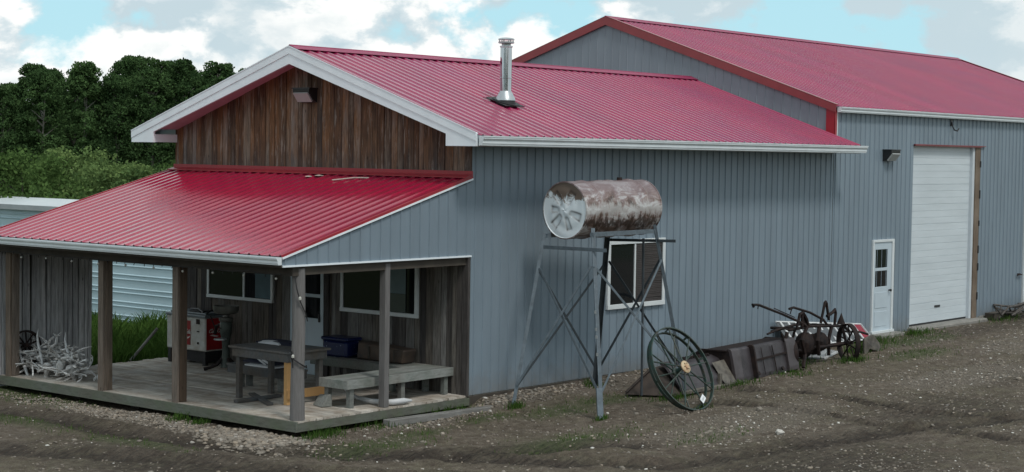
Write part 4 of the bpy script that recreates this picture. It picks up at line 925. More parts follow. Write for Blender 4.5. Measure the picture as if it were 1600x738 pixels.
def star(r, th):
    best = 0
    for k_, (t0, r1, w1) in enumerate(((.35, .36, .05), (1.30, .34, .04), (2.35, .37, .055), (3.2, .30, .04), (4.05, .36, .05), (5.25, .35, .05))):
        da = (th-t0+math.pi) % math.tau-math.pi
        if abs(da) > 1.2: continue
        tt = r*math.sin(abs(da)); al = r*math.cos(da); wv = w1*(.5+.8*al/r1)
        m_ = 1/(1+math.exp((tt-wv)*130))*1/(1+math.exp(-(al-.13)*90))*1/(1+math.exp((al-r1)*90)); best = max(best, m_)
    return best
for i in range(NR):
    r_ = (TRd-.012)*i/(NR-1)
    for j in range(NT):
        th = j*math.tau/NT; s_ = star(r_, th); bul = .02*math.exp(-(r_/.16)**2)
        d = .012+.016*s_-bul+.006*math.sin(r_*30+th*3)*.5
        if i == NR-1: d = .003
        vs.append(c0+ax*d+a_*math.cos(th)*r_+e_*math.sin(th)*r_)
me_f = []; me_t = []
for i in range(NR-1):
    for j in range(NT):
        me_f.append((i*NT+j, i*NT+(j+1) % NT, (i+1)*NT+(j+1) % NT, (i+1)*NT+j))
        r_ = (TRd-.012)*(i+.5)/(NR-1); th = (j+.5)*math.tau/NT; s1 = star(r_, th); s2 = star(r_, th+.05); s3 = star(r_+.014, th)
        me_t.append(min(1, (abs(s1-s2)+abs(s1-s3))*1.6))
mb.v = [tuple(p) for p in vs]; mb.f = me_f; mb.t = me_t
mb.build('tank_head', 'tank_head', tk, smooth=True)
mb = MB(); pc = c0+ax*1.45+Vector((0, 0, TRd)); mb.lathe([(0, .05), (.045, .05), (.05, .0), (.06, -.02)], pc, Z3, 16); mb.build('filler_cap', 'rusty_iron', tk, smooth=True)

# ------------------------------------------------------------------ big green wheel
wc = Vector((2.258, -2.75, .49)); wn = Vector((-.042, -1, .537)).normalized()
wh = thing('spoked_wheel', (2.3, -2.9, -.16), 'large green iron spoked wheel leaning by the tank stand', 'wheel')
RW = .757
mb = MB(); mb.ring(wc+wn*.03, wn, RW, .06, .022, 80, .5); rim = mb.build('rim', 'wheel_green', wh, smooth=True)
mb = MB(); ic = wc-wn*.06+Vector((-.02, 0, .0)); mb.ring(ic, wn, RW*.93, .05, .02, 80, .5); mb.build('rim', 'wheel_green', wh, smooth=True)
a_ = wn.cross(Vector(Z3)).normalized(); e_ = wn.cross(a_)
mb = MB()
for k_ in range(10):
    th = k_*math.tau/10+.2; dd_ = a_*math.cos(th)+e_*math.sin(th); mb.bar(wc+wn*.03+dd_*(RW-.008), ic+dd_*(RW*.93), .035, .012, dd_)
mb.build('rim_clip', 'wheel_green', wh)
for k_ in range(18):
    th = k_*math.tau/18+.08; dd_ = a_*math.cos(th)+e_*math.sin(th)
    if k_ % 2: mb = MB().tube([wc+wn*.10+dd_*.05, wc+wn*.03+dd_*(RW-.01)], .0135, 7, .5)
    else: mb = MB().tube([wc-wn*.12+dd_*.05, ic+dd_*(RW*.93-.01)], .0135, 7, .5)
    mb.build('spoke', 'wheel_green', wh)
mb = MB(); mb.lathe([(0, -.17), (.045, -.17), (.05, -.14), (.075, -.13), (.075, -.10), (.042, -.08), (.042, .07), (.075, .08), (.075, .11)], wc, wn, 28, .5); hub = mb.build('hub', 'wheel_green', wh, smooth=True)
mb = MB(); mb.lathe([(.108, .105), (.11, .125), (.09, .14), (.045, .145), (.04, .16), (0, .162)], wc, wn, 28, .5); mb.build('hub_cap', 'hub_yellow', hub, smooth=True)
mb = MB()
for k_ in range(6): th = k_*math.tau/6; dd_ = a_*math.cos(th)+e_*math.sin(th); mb.lathe([(.0, .15), (.01, .15), (.01, .13)], wc+dd_*.058, wn, 8)
mb.build('hub_bolt', 'rusty_iron', hub)
dd_ = (a_*math.cos(R(90))+e_*math.sin(R(90)))
low_ = wc+wn*.065+(Vector((.20, 0, -RW*.9))-wn*Vector((.20, 0, -RW*.9)).dot(wn))*.97
mb = MB(); t1 = Vector((.75, -.1, .62)).normalized(); t1 = (t1-wn*t1.dot(wn)).normalized(); t2 = wn.cross(t1)
mb.prism([low_+t1*i*.075+t2*j*.048 for i, j in ((-1, -1), (1, -1), (1, 1), (-1, 1))], wn*.006); tg = mb.build('price_tag', 'paper_white', wh)
mb = MB()
for j in (-.2, .2): mb.prism([low_+wn*.0065+t1*i*.05+t2*(j+q)*.048 for i, q in ((-1, -.06), (1, -.06), (1, .06), (-1, .06))], wn*.001)
mb.build('tag_print', 'black_metal', tg)

# ------------------------------------------------------------------ dozer / loader bucket
bk = thing('loader_bucket', (6.6, -1.5, -.13), 'old dark steel loader bucket on its side with two raised ribs by the wall', 'bucket')
def P_(x, y, z): return Vector((x, y, z))
# local frame: ground line from left to right
g0 = Vector((5.2, -1.83, -.14)); g1 = Vector((8.08, -1.63, -.12)); du = (g1-g0).normalized(); bkw = Vector((-du.y, du.x, 0)).normalized()
LBk = (g1-g0).length
def shell(mb, s0, s1, off=0, th=.03):
    prof = [(0.0, 0), (.005, .08), (.085, .47), (.115, .585), (.145, .61), (.20, .612)]
    q = [(a+off*-.9, b_+off*.35) for a, b_ in prof]; q2 = [(a+th, b_-th*.5) for a, b_ in q]
    pts = [g0+du*s0+bkw*a+Vector((0, 0, b_)) for a, b_ in q]+[g0+du*s0+bkw*a+Vector((0, 0, b_)) for a, b_ in reversed(q2)]
    mb.prism(pts, du*(s1-s0))
mb = MB(); shell(mb, .25, LBk, 0, .03); mb.build('bucket_shell', 'bucket_steel', bk, bevel=.004)
for s0, s1 in ((.25, .56), (LBk-.42, LBk+.0)):
    mb = MB(); shell(mb, s0, s1, .06, .06); mb.build('mounting_rib', 'bucket_rib', bk, bevel=.006)
mb = MB(); shell(mb, 1.05, 1.10, .10, .1); mb.build('mounting_rib', 'rusty_iron', bk, bevel=.006)
mb = MB()
mb.bar(g0+du*1.12+bkw*.055+Vector((0, -.02, .34)), g0+du*(LBk-.42)+bkw*.06+Vector((0, -.02, .37)), .035, .035)
mb.bar(g0+du*1.98+bkw*-.01+Vector((0, -.015, .04)), g0+du*1.93+bkw*.10+Vector((0, -.02, .56)), .022, .02)
mb.bar(g0+du*1.50+bkw*-.01+Vector((0, -.015, .04)), g0+du*1.47+bkw*.10+Vector((0, -.02, .56)), .012, .012)
for s in (1.2, 2.2): mb.lathe([(0, .03), (.04, .03), (.04, 0)], g0+du*s+bkw*-.0+Vector((0, -.02, .09)), (-bkw+Vector((0, 0, .4))), 10)
mb.build('stiffener_bar', 'rusty_iron', bk)
mb = MB(); e0 = g0+du*.24; mb.prism([e0+bkw*a+Vector((0, 0, b_)) for a, b_ in ((.0, 0), (.015, .10), (.085, .47), (.115, .585), (.145, .61), (.7, .60), (.85, .50), (.8, .35), (.4, .25))], du*.03)
mb.prism([g0+du*(LBk-.03)+bkw*a+Vector((0, 0, b_)) for a, b_ in ((.0, 0), (.015, .10), (.085, .47), (.115, .585), (.145, .61), (.7, .60), (.85, .50), (.8, .25), (.5, 0))], du*.03)
mb.prism([g0+du*.2+bkw*a+Vector((0, 0, b_)) for a, b_ in ((.15, .608), (.6, .60), (.6, .575), (.15, .585))], du*(LBk-.2)); mb.build('end_plate', 'rusty_iron', bk)
# loose cutting edge with a triangular end, lying in front of the bucket
ce = thing('scraper_blade', (4.1, -1.6, -.15), 'low dark rusty scraper blade with a pointed left end behind the spoked wheel', 'blade')
h0 = Vector((3.25, -.95, -.16)); h1 = Vector((3.05, -1.75, -.16))
mb = MB(); mb.poly([(2.95, -1.10, -.17), (3.40, -1.92, -.17), (3.95, -1.75, -.16), (3.62, -1.25, .27), (3.95, -1.25, .30), (3.9, -.9, -.16)], [(0, 1, 2, 5), (0, 1, 3), (1, 2, 4, 3), (0, 3, 4, 5), (2, 5, 4)])
mb.bar((2.97, -1.12, -.13), (3.60, -1.27, .30), .05, .03)
mb.build('pointed_end', 'wedge_board', ce, bevel=.01)
mb = MB(); mb.prism([(3.66, -1.86, -.16), (3.66, -1.80, -.02), (3.70, -1.50, .30), (3.70, -1.35, .36), (3.70, -1.33, .33), (3.68, -1.48, .26), (3.68, -1.76, -.04), (3.68, -1.8, -.17)], (2.05, 0.02, .02)); mb.build('blade_plate', 'bucket_steel', ce, bevel=.004)
mb = MB(); mb.box(3.7, 5.75, -1.93, -1.83, -.16, -.10); mb.box(4.9, 4.98, -1.86, -1.80, -.12, .1); mb.hexa([(5.05, -1.88, -.1), (5.6, -1.87, -.1), (5.6, -1.85, -.1), (5.05, -1.86, -.1)], [(5.0, -1.62, .27), (5.55, -1.60, .30), (5.55, -1.58, .30), (5.0, -1.60, .27)]); mb.build('cutting_edge', 'bucket_edge', ce, bevel=.004)
mb = MB()
for i in range(14):
    x = 4.2+i*.08; mb.lathe([(0, .05), (.03, .04), (.035, 0)], (x, -1.36, .36), Z3, 8)
mb.build('bolt', 'rusty_iron', ce)

# ------------------------------------------------------------------ horse-drawn plough
pl = thing('wheeled_plow', (9.0, -1.6, -.1), 'antique rusty two-wheeled sulky plow with long levers by the wall', 'plow')
def iron_wheel(root, c, n, R_, sp, mat='rusty_iron', wid=.07):
    c = Vector(c); n = Vector(n).normalized(); mb = MB(); mb.ring(c, n, R_, wid, .035, 48, .4); a = n.cross(Vector(Z3)).normalized(); e = n.cross(a)
    w_ = mb.build('wheel', mat, root, smooth=True)
    mb = MB()
    for k in range(sp): th = k*math.tau/sp+.3; d = a*math.cos(th)+e*math.sin(th); mb.tube([c+n*(.04 if k % 2 else -.04)+d*.03, c+d*(R_-.02)], .016, 6)
    mb.build('spokes', mat, w_); MB().lathe([(0, -.09), (.04, -.09), (.045, -.03), (.045, .03), (.04, .09), (0, .09)], c, n, 16).build('hub', mat, w_, smooth=True)
iron_wheel(pl, (9.95, -1.75, .28), (.86, -.51, .03), .40, 10, wid=.10)
iron_wheel(pl, (8.15, -1.42, .18), (.85, -.53, .05), .30, 8, wid=.09)
def bars(nm, lst, r=.030, mat='rusty_iron', parent=pl, flat=False):
    mb = MB()
    for p in lst:
        if flat:
            for a, c in zip(p[:-1], p[1:]): mb.bar(a, c, .03, .05)
        else: mb.tube(p, r, 6)
    return mb.build(nm, mat, parent)
bars('frame_beam', [[(7.95, -1.5, .66), (8.6, -1.6, .70), (9.3, -1.6, .66), (9.95, -1.62, .62), (10.25, -1.6, .50)], [(7.8, -1.2, .62), (8.8, -1.2, .70), (9.8, -1.25, .62)], [(8.2, -1.55, .68), (8.1, -1.0, .66)], [(9.4, -1.6, .66), (9.3, -1.0, .64)], [(9.95, -1.6, .62), (9.95, -1.7, .27)], [(8.2, -1.5, .66), (8.15, -1.4, .16)]], .03)
bars('frame_beam', [[(8.5, -1.6, .70), (8.3, -1.6, .45), (8.45, -1.6, .15), (8.3, -1.65, -.1)], [(9.0, -1.6, .68), (8.85, -1.65, .40), (9.0, -1.6, .10)], [(9.5, -1.6, .64), (9.4, -1.6, .40), (9.5, -1.55, .05)], [(8.15, -1.4, .2), (9.95, -1.7, .27)], [(7.9, -1.5, .62), (7.75, -1.5, .30), (7.9, -1.5, .0), (7.95, -1.55, -.12)]], .042)
bars('lever', [[(6.45, -1.6, 1.22), (6.40, -1.6, 1.265), (6.62, -1.6, 1.25), (7.5, -1.6, 1.02), (8.25, -1.6, .80), (8.5, -1.6, .70)]], .026)
bars('grip_rod', [[(6.62, -1.6, 1.26), (6.60, -1.6, 1.17)]], .012)
bars('latch_rod', [[(7.2, -1.6, 1.15), (8.0, -1.6, .92)]], .010)
bars('lever', [[(7.78, -1.6, 1.10), (7.95, -1.6, 1.12), (8.6, -1.6, .98), (9.15, -1.6, .80), (9.35, -1.6, .66)]], .026)
bars('lever', [[(7.9, -1.6, 1.12), (7.82, -1.6, 1.0)]], .012)
bars('lever_quadrant', [[(9.05, -1.6, .74), (9.2, -1.6, 1.14), (9.23, -1.6, 1.16), (9.27, -1.6, 1.12), (9.38, -1.6, .78)]], .032)
bars('lever_arm', [[(9.3, -1.6, .86), (9.55, -1.6, .93), (9.62, -1.6, .98), (9.66, -1.6, .90), (9.62, -1.6, .62)]], .034)
bars('lever_quadrant', [[(8.1, -1.6, .70), (8.2, -1.6, .97), (8.32, -1.6, 1.0), (8.48, -1.6, .85), (8.55, -1.6, .72)], [(8.3, -1.6, .72), (8.3, -1.6, .98)]], .034)
mb = MB(); mb.lathe([(0, .04), (.08, .0), (0.09, .0), (.0, .24)], (9.9, -1.6, .66), Z3, 10); mb.build('pivot_casting', 'rusty_iron', pl); mb = MB(); mb.prism([(8.35, -1.58, .78), (8.62, -1.58, .76), (8.38, -1.58, .96)], (0, .03, 0)); mb.build('pivot_casting', 'rusty_iron', pl)
def disc(c, n, R_, nm='plow_disc', mat='rusty_iron'):
    MB().lathe([(0, .09), (R_*.4, .07), (R_*.8, .025), (R_, 0), (R_-.004, .008), (R_*.8, .035), (0, .1)], c, n, 28, .5).build(nm, mat, pl, smooth=True)
disc((8.8, -1.35, .24), (-.7, -.7, .1), .22); disc((9.3, -1.3, .26), (-.7, -.7, .1), .22)
disc((8.6, -1.5, .36), (-.5, -.85, .1), .22); disc((9.2, -1.5, .34), (-.6, -.8, .1), .20)
disc((8.05, -1.1, .22), (-.8, -.5, .1), .22)
bars('chain', [[(7.6, -1.55, .62), (7.72, -1.58, .35), (7.85, -1.6, .10), (7.98, -1.6, -.08)], [(7.3, -1.4, .62), (7.7, -1.5, .72), (8.0, -1.5, .66)]], .02)
sh = MB(); sh.prism([(x_+.78, y_-.14, z_-.10) for x_, y_, z_ in ((10.35, -1.35, .35), (10.75, -1.35, .42), (11.05, -1.35, .22), (11.2, -1.38, -.08), (11.08, -1.4, -.12), (10.9, -1.38, .05), (10.6, -1.36, .12), (10.4, -1.35, -.08))], (.02, .05, 0)); sh.build('moldboard', 'bucket_edge', pl, bevel=.006)
bars('share_beam', [[(9.95, -1.55, .5), (10.9, -1.5, .42), (11.3, -1.48, .34)]], .025)
# ------------------------------------------------------------------ white rack with red end
def rack(nm, TLc, TRc, BLc, BRc, nslat, label, red=True, wid=.035):
    TLc, TRc, BLc, BRc = map(Vector, (TLc, TRc, BLc, BRc)); r = thing(nm, tuple((BLc+BRc)/2), label, 'rack')
    nrm = (TRc-TLc).cross(BLc-TLc).normalized()
    if nrm.y > 0: nrm = -nrm
    top = lambda q: TLc.lerp(TRc, q); bot = lambda q: BLc.lerp(BRc, q)
    mb = MB(); mb.bar(top(0), top(1), .03, wid, nrm); mb.bar(bot(0), bot(1), .03, wid, nrm); mb.bar(top(1), bot(1), .03, wid, nrm); mb.build('frame', 'rack_white', r)
    for k in range(nslat):
        q = (k+.5)/nslat*.93; mb = MB(); mb.bar(top(q)+nrm*.012, bot(q)+nrm*.012, .075, .02, nrm); mb.build('slat', 'rack_white', r)
    q0 = (nslat-.5)/nslat*.93
    mb = MB(); mb.prism([top(0)-nrm*.02, top(q0)-nrm*.02, bot(q0)-nrm*.02, bot(0)-nrm*.02], nrm*.006); mb.build('back_panel', 'rack_gray', r)
    if red: mb = MB(); mb.prism([top(q0), top(.985), bot(.985), bot(q0)], nrm*.004); mb.build('red_panel', 'rack_red', r)
rack('slatted_rack', (9.81, -.1, .60), (13.594, -.1, .293), (9.85, -.5, .10), (13.209, -.6, .023), 11, 'white framed slatted rack with a red end panel leaning behind the plow')
rack('slatted_rack', (9.4, -.75, -.05), (11.2, -.15, -.04), (9.7, -1.35, -.06), (10.9, -1.0, -.05), 7, 'white slatted rack lying flat on the dirt under the plow', red=False)

# ------------------------------------------------------------------ scrap at the right edge
sc_ = thing('scrap_harrow', (21.5, -.25, 0), 'tangled dark harrow iron and branches against the wall at the right edge', 'scrap')
mb = MB(); rs = random.Random(5)
for i in range(26):
    x = rs.uniform(20.3, 24); y = rs.uniform(-.9, -.12); p = [(x, y, rs.uniform(0, .12)), (x+rs.uniform(-.5, .9), y+rs.uniform(-.3, .2), rs.uniform(.08, .35)), (x+rs.uniform(.4, 1.6), min(-.08, y+rs.uniform(-.3, .3)), rs.uniform(0, .3))]
    mb.tube(p, rs.uniform(.012, .03), 5)
mb.tube([(21.2, -.5, .05), (22.0, -.45, .30), (23.4, -.3, .62), (24, -.3, .8)], .035, 6); mb.tube([(20.9, -.5, .28), (21.6, -.5, .30), (22.4, -.5, .42), (23.2, -.5, .38), (24, -.5, .2)], .03, 6)
mb.build('iron_frame', 'branch_gray', sc_)
mb = MB(); mb.box(20.35, 20.9, -.35, -.08, -.05, .14); mb.box(20.95, 21.9, -.3, -.1, -.05, .12); mb.build('timber_block', 'bark_dark', sc_, bevel=.01)

# ------------------------------------------------------------------ plank on the ground
mb = MB(); mb.hexa([(-2.30, -.36, -.245), (.05, -.46, -.235), (.05, -.32, -.235), (-2.30, -.20, -.245)], [(-2.30, -.36, -.13), (.05, -.46, -.15), (.05, -.32, -.15), (-2.30, -.20, -.13)]); o = mb.build('timber_plank', 'gray_plank', bevel=.01)
tag(o, 'weathered gray timber lying on the ground along the right side of the deck', 'plank')
mb = MB(); mb.hexa([(.1, -.4, -.22), (.9, -.3, -.21), (.9, -.2, -.21), (.1, -.26, -.22)], [(.1, -.4, -.15), (.9, -.3, -.16), (.9, -.2, -.16), (.1, -.26, -.15)]); o = mb.build('timber_plank', 'gray_plank', bevel=.01)
tag(o, 'short broken gray board on the gravel at the building corner', 'plank')

# ------------------------------------------------------------------ porch furniture
tb = thing('work_table', (-2.55, 1.9, 0), 'weathered gray plank work table behind the round corner post, pine braces', 'table')
mb = MB()
for k_ in range(7): mb.box(-3.03+k_*.137, -3.03+(k_+1)*.137-.005, 1.19, 2.62, .83, .865)
mb.build('tabletop', 'table_wood', tb, bevel=.003)
mb = MB(); mb.box(-3.0, -2.96, 1.24, 2.56, .69, .829); mb.box(-2.16, -2.12, 1.24, 2.56, .69, .829); mb.box(-2.955, -2.165, 1.24, 1.28, .69, .829); mb.box(-2.955, -2.165, 2.52, 2.56, .69, .829); mb.build('apron', 'table_wood', tb, bevel=.003)
for x, y, mt in ((-2.955, 2.43, 'table_wood'), (-2.955, 1.285, 'fresh_pine'), (-2.25, 2.43, 'table_wood'), (-2.25, 1.285, 'table_wood')):
    MB().box(x, x+.085, y, y+.085, .0, .828).build('leg', mt, tb, bevel=.004)
MB().box(-2.98, -2.15, 1.245, 1.283, .10, .24).build('stretcher', 'fresh_pine', tb, bevel=.003)
mb = MB(); mb.box(-3.35, -2.4, 2.0, 2.12, .003, .05); mb.hexa([(-3.2, 1.5, .003), (-2.6, 2.6, .003), (-2.5, 2.55, .003), (-3.1, 1.45, .003)], [(-3.2, 1.5, .04), (-2.6, 2.6, .04), (-2.5, 2.55, .04), (-3.1, 1.45, .04)]); o = mb.build('loose_board', 'table_wood', bevel=.004)
tag(o, 'loose dark boards lying on the deck under the work table', 'boards')
# low bench behind the table
lb = thing('low_bench', (-1.75, 2.9, 0), 'low dark wooden bench behind the work table holding folded cloths', 'bench')
mb = MB()
for k_ in range(3): mb.box(-2.1+k_*.13, -1.975+k_*.13, 2.1, 3.72, .36, .395)
mb.build('seat', 'table_wood', lb, bevel=.003); mb = MB(); mb.box(-2.09, -2.05, 2.12, 3.7, .24, .359); mb.box(-1.76, -1.72, 2.12, 3.7, .24, .359); mb.build('apron', 'table_wood', lb)
for y in (2.4, 3.4):
    for x in (-2.04, -1.85): MB().box(x, x+.08, y, y+.1, 0, .359).build('leg', 'bench_wood', lb, bevel=.003)
def cushion(mb, x0, x1, y0, y1, z0, z1, tone=None):
    n = 10; vs = []; fs = []
    for i in range(n+1):
        for j in range(n+1):
            a, b_ = i/n, j/n; e = (math.sin(math.pi*a)*math.sin(math.pi*b_))**.35; w_ = .02*math.sin(a*9+b_*5)
            vs.append((x0+(x1-x0)*a, y0+(y1-y0)*b_, z0+(z1-z0)*(.35+.65*e)+w_*e*.5))
    m_ = len(vs); vs += [(v[0], v[1], z0) for v in vs[:]]
    for i in range(n):
        for j in range(n): q = (i*(n+1)+j, (i+1)*(n+1)+j, (i+1)*(n+1)+j+1, i*(n+1)+j+1); fs.append(q); fs.append(tuple(m_+x for x in reversed(q)))
    for i in range(n):
        for (a, b_) in (((i, 0), (i+1, 0)), ((i, n), (i+1, n)), ((0, i), (0, i+1)), ((n, i), (n, i+1))):
            p, q = a[0]*(n+1)+a[1], b_[0]*(n+1)+b_[1]; fs.append((p, q, q+m_, p+m_))
    mb.poly(vs, fs, tone)
cs = thing('folded_cushions', (-1.9, 2.9, .395), 'navy and white striped cushions piled on the low bench under the table', 'cushion')
for z0, z1, y0, y1, mt in ((.396, .46, 2.55, 3.25, 'white_cloth'), (.455, .54, 2.5, 3.3, 'navy_cloth'), (.53, .60, 2.62, 3.05, 'white_cloth'), (.58, .70, 2.55, 3.3, 'navy_cloth')):
    mb = MB(); cushion(mb, -2.1, -1.75, y0, y1, z0, z1); mb.build('cushion', mt, cs, smooth=True)
mb = MB(); mb.bar((-2.105, 2.62, .47), (-2.115, 2.8, .54), .012, .035); mb.bar((-2.105, 2.72, .45), (-2.118, 2.92, .55), .012, .03); mb.build('white_stripe', 'white_cloth', cs)
ct = thing('folded_blanket', (-2.3, 2.2, .865), 'black and white folded blanket lying on top of the work table', 'blanket')
mb = MB(); cushion(mb, -2.42, -2.14, 1.75, 2.62, .866, .93); mb.build('dark_fold', 'navy_cloth', ct, smooth=True)
mb = MB(); cushion(mb, -2.46, -2.3, 2.02, 2.52, .866, .915); mb.build('white_fold', 'white_cloth', ct, smooth=True)
# L-shaped plank bench
be = thing('corner_bench', (-1.2, .6, 0), 'L-shaped thick plank bench along the open right side of the porch', 'bench')
mb = MB()
for k_ in range(4): mb.box(-2.56, -.06, .33+k_*.15, .33+(k_+1)*.15-.006, .41, .45)
for k_ in range(4): mb.box(-.62+k_*.145, -.62+(k_+1)*.145-.006, .935, 3.15, .41, .45)
mb.build('seat', 'bench_wood', be, bevel=.004)
mb = MB(); mb.box(-2.57, -.05, .29, .326, .31, .452); mb.box(-2.6, -2.562, .29, .935, .31, .452); mb.box(-2.56, -.66, .94, .976, .31, .41); mb.box(-.66, -.624, .94, 3.15, .31, .452); mb.build('apron', 'bench_wood', be, bevel=.004)
for x, y in ((-2.5, .33), (-2.5, .82), (-1.35, .7), (-.25, .33), (-.6, 1.2), (-.6, 2.3), (-.6, 3.0), (-1.3, .34), (-.2, .8)): MB().box(x, x+.09, y, y+.09, 0, .309).build('leg', 'bench_wood', be, bevel=.004)
# tub, box, antler
tub = MB(); tub.box(-.50, -.12, 2.42, 3.02, .452, .74, .5); tub = tub.build('plastic_tote', 'navy_speckled', bevel=.04); tag(tub, 'navy blue speckled tote box standing on the bench under the window', 'box')
mb = MB(); mb.box(-.52, -.10, 2.40, 3.04, .742, .80, .5); l_ = mb.build('lid', 'navy_speckled', tub, bevel=.02, local=True)
mb = MB(); mb.hexa([(-.42, 1.15, .452), (-.12, 1.15, .452), (-.12, 2.25, .452), (-.42, 2.25, .452)], [(-.45, 1.08, .70), (-.10, 1.08, .70), (-.10, 2.22, .76), (-.42, 2.22, .76)]); o = mb.build('leather_trunk', 'brown_leather', bevel=.03)
tag(o, 'long brown leather case lying on the bench beside the blue tote', 'case')
MB().box(-.447, -.43, 1.3, 1.34, .48, .69).build('strap', 'bark_dark', o, local=True); MB().box(-.447, -.43, 1.9, 1.94, .48, .70).build('strap', 'bark_dark', o, local=True)
mb = MB(); mb.box(-.62, -.52, 1.7, 2.5, .453, .47); o = mb.build('thin_board', 'gray_plank'); tag(o, 'thin pale board lying on the bench edge in front of the tote', 'board')
mb = MB(); mb.tube([(-1.95, 1.02, .22), (-1.93, .92, .13), (-1.90, .75, .07), (-1.9, .45, .05), (-1.86, .2, .05), (-1.78, .08, .055), (-1.58, .02, .065), (-1.40, .03, .05)], [.015, .03, .036, .04, .045, .052, .048, .022], 12, .5); o = mb.build('curved_bone', 'pale_bone', smooth=True)
tag(o, 'long curved white bone lying on the deck under the corner bench', 'bone')
mb = MB(); mb.hexa([(-2.72, .75, .003), (-2.55, .68, .003), (-2.45, 1.0, .003), (-2.62, 1.05, .003)], [(-2.60, .70, .20), (-2.55, .68, .20), (-2.45, 1.0, .16), (-2.5, 1.02, .16)]); o = mb.build('wood_offcut', 'bench_wood', bevel=.005); tag(o, 'gray wood offcut leaning on the bench end beside the table', 'offcut')

# ------------------------------------------------------------------ vintage drinks cooler
co = thing('drinks_cooler', (-.33, 6.55, 0), 'vintage red and white chest drinks cooler with script lettering against the porch wall', 'cooler')
X0, X1, Y0, Y1 = -.62, -.06, 6.0, 7.12
MB().box(X0, X1, Y0, Y1, .27, .90, .5).build('cabinet', 'cooler_white', co, bevel=.02)
mb = MB(); mb.box(X0+.03, X1-.03, Y0-.006, Y0-.0005, .30, .89, .5); mb.build('side_panel', 'cooler_red', co)
mb = MB(); mb.box(X0-.006, X0-.0005, Y0+.42, Y1-.28, .37, .83, .5); mb.build('front_panel', 'cooler_red', co)
mb = MB(); mb.box(X0-.02, X1, Y0-.02, Y1+.01, .902, .95, .5); mb.box(X0+.05, X1-.05, Y0+.05, Y1-.05, .951, .985, .5); lid = mb.build('lid', 'cooler_lid', co, bevel=.01)
mb = MB(); mb.box(X0+.02, X0+.1, Y0+.02, Y0+.10, 0, .27); mb.box(X0+.02, X0+.1, Y1-.1, Y1-.02, 0, .27); mb.box(X1-.1, X1-.02, Y0+.02, Y0+.1, 0, .27); mb.box(X0+.14, X1-.1, Y0+.12, Y1-.12, .05, .27); mb.build('base_frame', 'rubber_black', co)
mb = MB(); mb.box(X0-.02, X0-.001, Y0+.16, Y0+.24, .78, .87); mb.box(X0-.014, X0-.001, Y0+.18, Y0+.22, .40, .44); mb.box(X0-.014, X0-.001, Y0+.17, Y0+.23, .63, .65); mb.build('latch', 'rusty_iron', co)
# hand-drawn script strokes for the lettering
GL = {'C': [[(.9, .8), (.7, 1.0), (.35, .95), (.08, .6), (.1, .2), (.4, 0), (.85, .15), (1.1, .3)], [(.9, .8), (.95, 1.0), (1.15, 1.1)]],
      'o': [[(.35, .5), (.12, .4), (.1, .12), (.3, 0), (.5, .15), (.5, .4), (.35, .5), (.55, .45), (.7, .5)]],
      'c': [[(.5, .42), (.35, .5), (.12, .35), (.12, .1), (.3, 0), (.6, .15)]],
      'a': [[(.5, .42), (.3, .5), (.1, .3), (.15, .03), (.35, .05), (.52, .4), (.5, .08), (.62, 0), (.75, .15)]],
      'l': [[(.05, .1), (.35, .6), (.42, 1.0), (.28, 1.05), (.15, .6), (.15, .1), (.3, 0), (.45, .12)]],
      '-': [[(.05, .3), (.3, .33)]]}
ADV = {'C': .95, 'o': .58, 'c': .5, 'a': .66, 'l': .38, '-': .36}
def script(word, org, ux, uz, s, mat, parent, nrm, r=.007):
    org, ux, uz, nrm = map(Vector, (org, ux, uz, nrm)); mb = MB(); x = 0
    for chx in word:
        for st in GL[chx]:
            mb.tube([org+ux*(x+px+py*.22)*s+uz*py*s+nrm*.006 for px, py in st], r, 5, .5)
        x += ADV[chx]
    return mb.build('script_lettering', mat, parent)
script('Coca-Cola', (X0-.006, Y0+.81, .585), (0, -1, 0), Z3, .072, 'letter_white', co, (-1, 0, 0), .009)
script('Coca-Cola', (X0+.08, Y0-.006, .62), (1, 0, 0), Z3, .066, 'letter_white', co, (0, -1, 0), .007)
mb = MB()
pts = [(q, .52+.035*math.sin(q*5.2+.6)+.05*(q-.2)) for q in np.linspace(0, 1, 14)]
for (a, za), (b_, zb) in zip(pts[:-1], pts[1:]):
    ya, yb = Y1-.29-a*.40, Y1-.29-b_*.40; ta = .012+.03*math.sin(a*math.pi*.9+.1); tb_ = .012+.03*math.sin(b_*math.pi*.9+.1)
    mb.hexa([(X0-.0085, ya, za-ta), (X0-.0065, ya, za-ta), (X0-.0065, yb, zb-tb_), (X0-.0085, yb, zb-tb_)], [(X0-.0085, ya, za), (X0-.0065, ya, za), (X0-.0065, yb, zb), (X0-.0085, yb, zb)], .5)
mb.build('wave_band', 'letter_white', co)
mb = MB()
pts = [(q, .57+.015*math.sin(q*5)) for q in np.linspace(0, 1, 8)]
for (a, za), (b_, zb) in zip(pts[:-1], pts[1:]):
    xa, xb = X0+.10+a*.22, X0+.1+b_*.22; mb.hexa([(xa, Y0-.0085, za-.03*math.sin(a*3.1)), (xb, Y0-.0085, zb-.03*math.sin(b_*3.1)), (xb, Y0-.0065, zb-.03*math.sin(b_*3.1)), (xa, Y0-.0065, za-.03*math.sin(a*3.1))], [(xa, Y0-.0085, za), (xb, Y0-.0085, zb), (xb, Y0-.0065, zb), (xa, Y0-.0065, za)], .5)
mb.build('wave_band', 'letter_white', co)
mb = MB(); mb.tube([(-.5, 6.2, .99), (-.35, 6.5, 1.03), (-.2, 6.9, 1.0)], .02, 6); mb.box(-.5, -.2, 6.3, 6.6, .986, 1.01); mb.tube([(-.55, 6.05, .99), (-.4, 6.1, 1.03), (-.2, 6.0, 1.0)], .018, 6); o = mb.build('tool_bundle', 'rubber_black'); tag(o, 'dark tools heaped on the lid of the drinks cooler', 'tools')
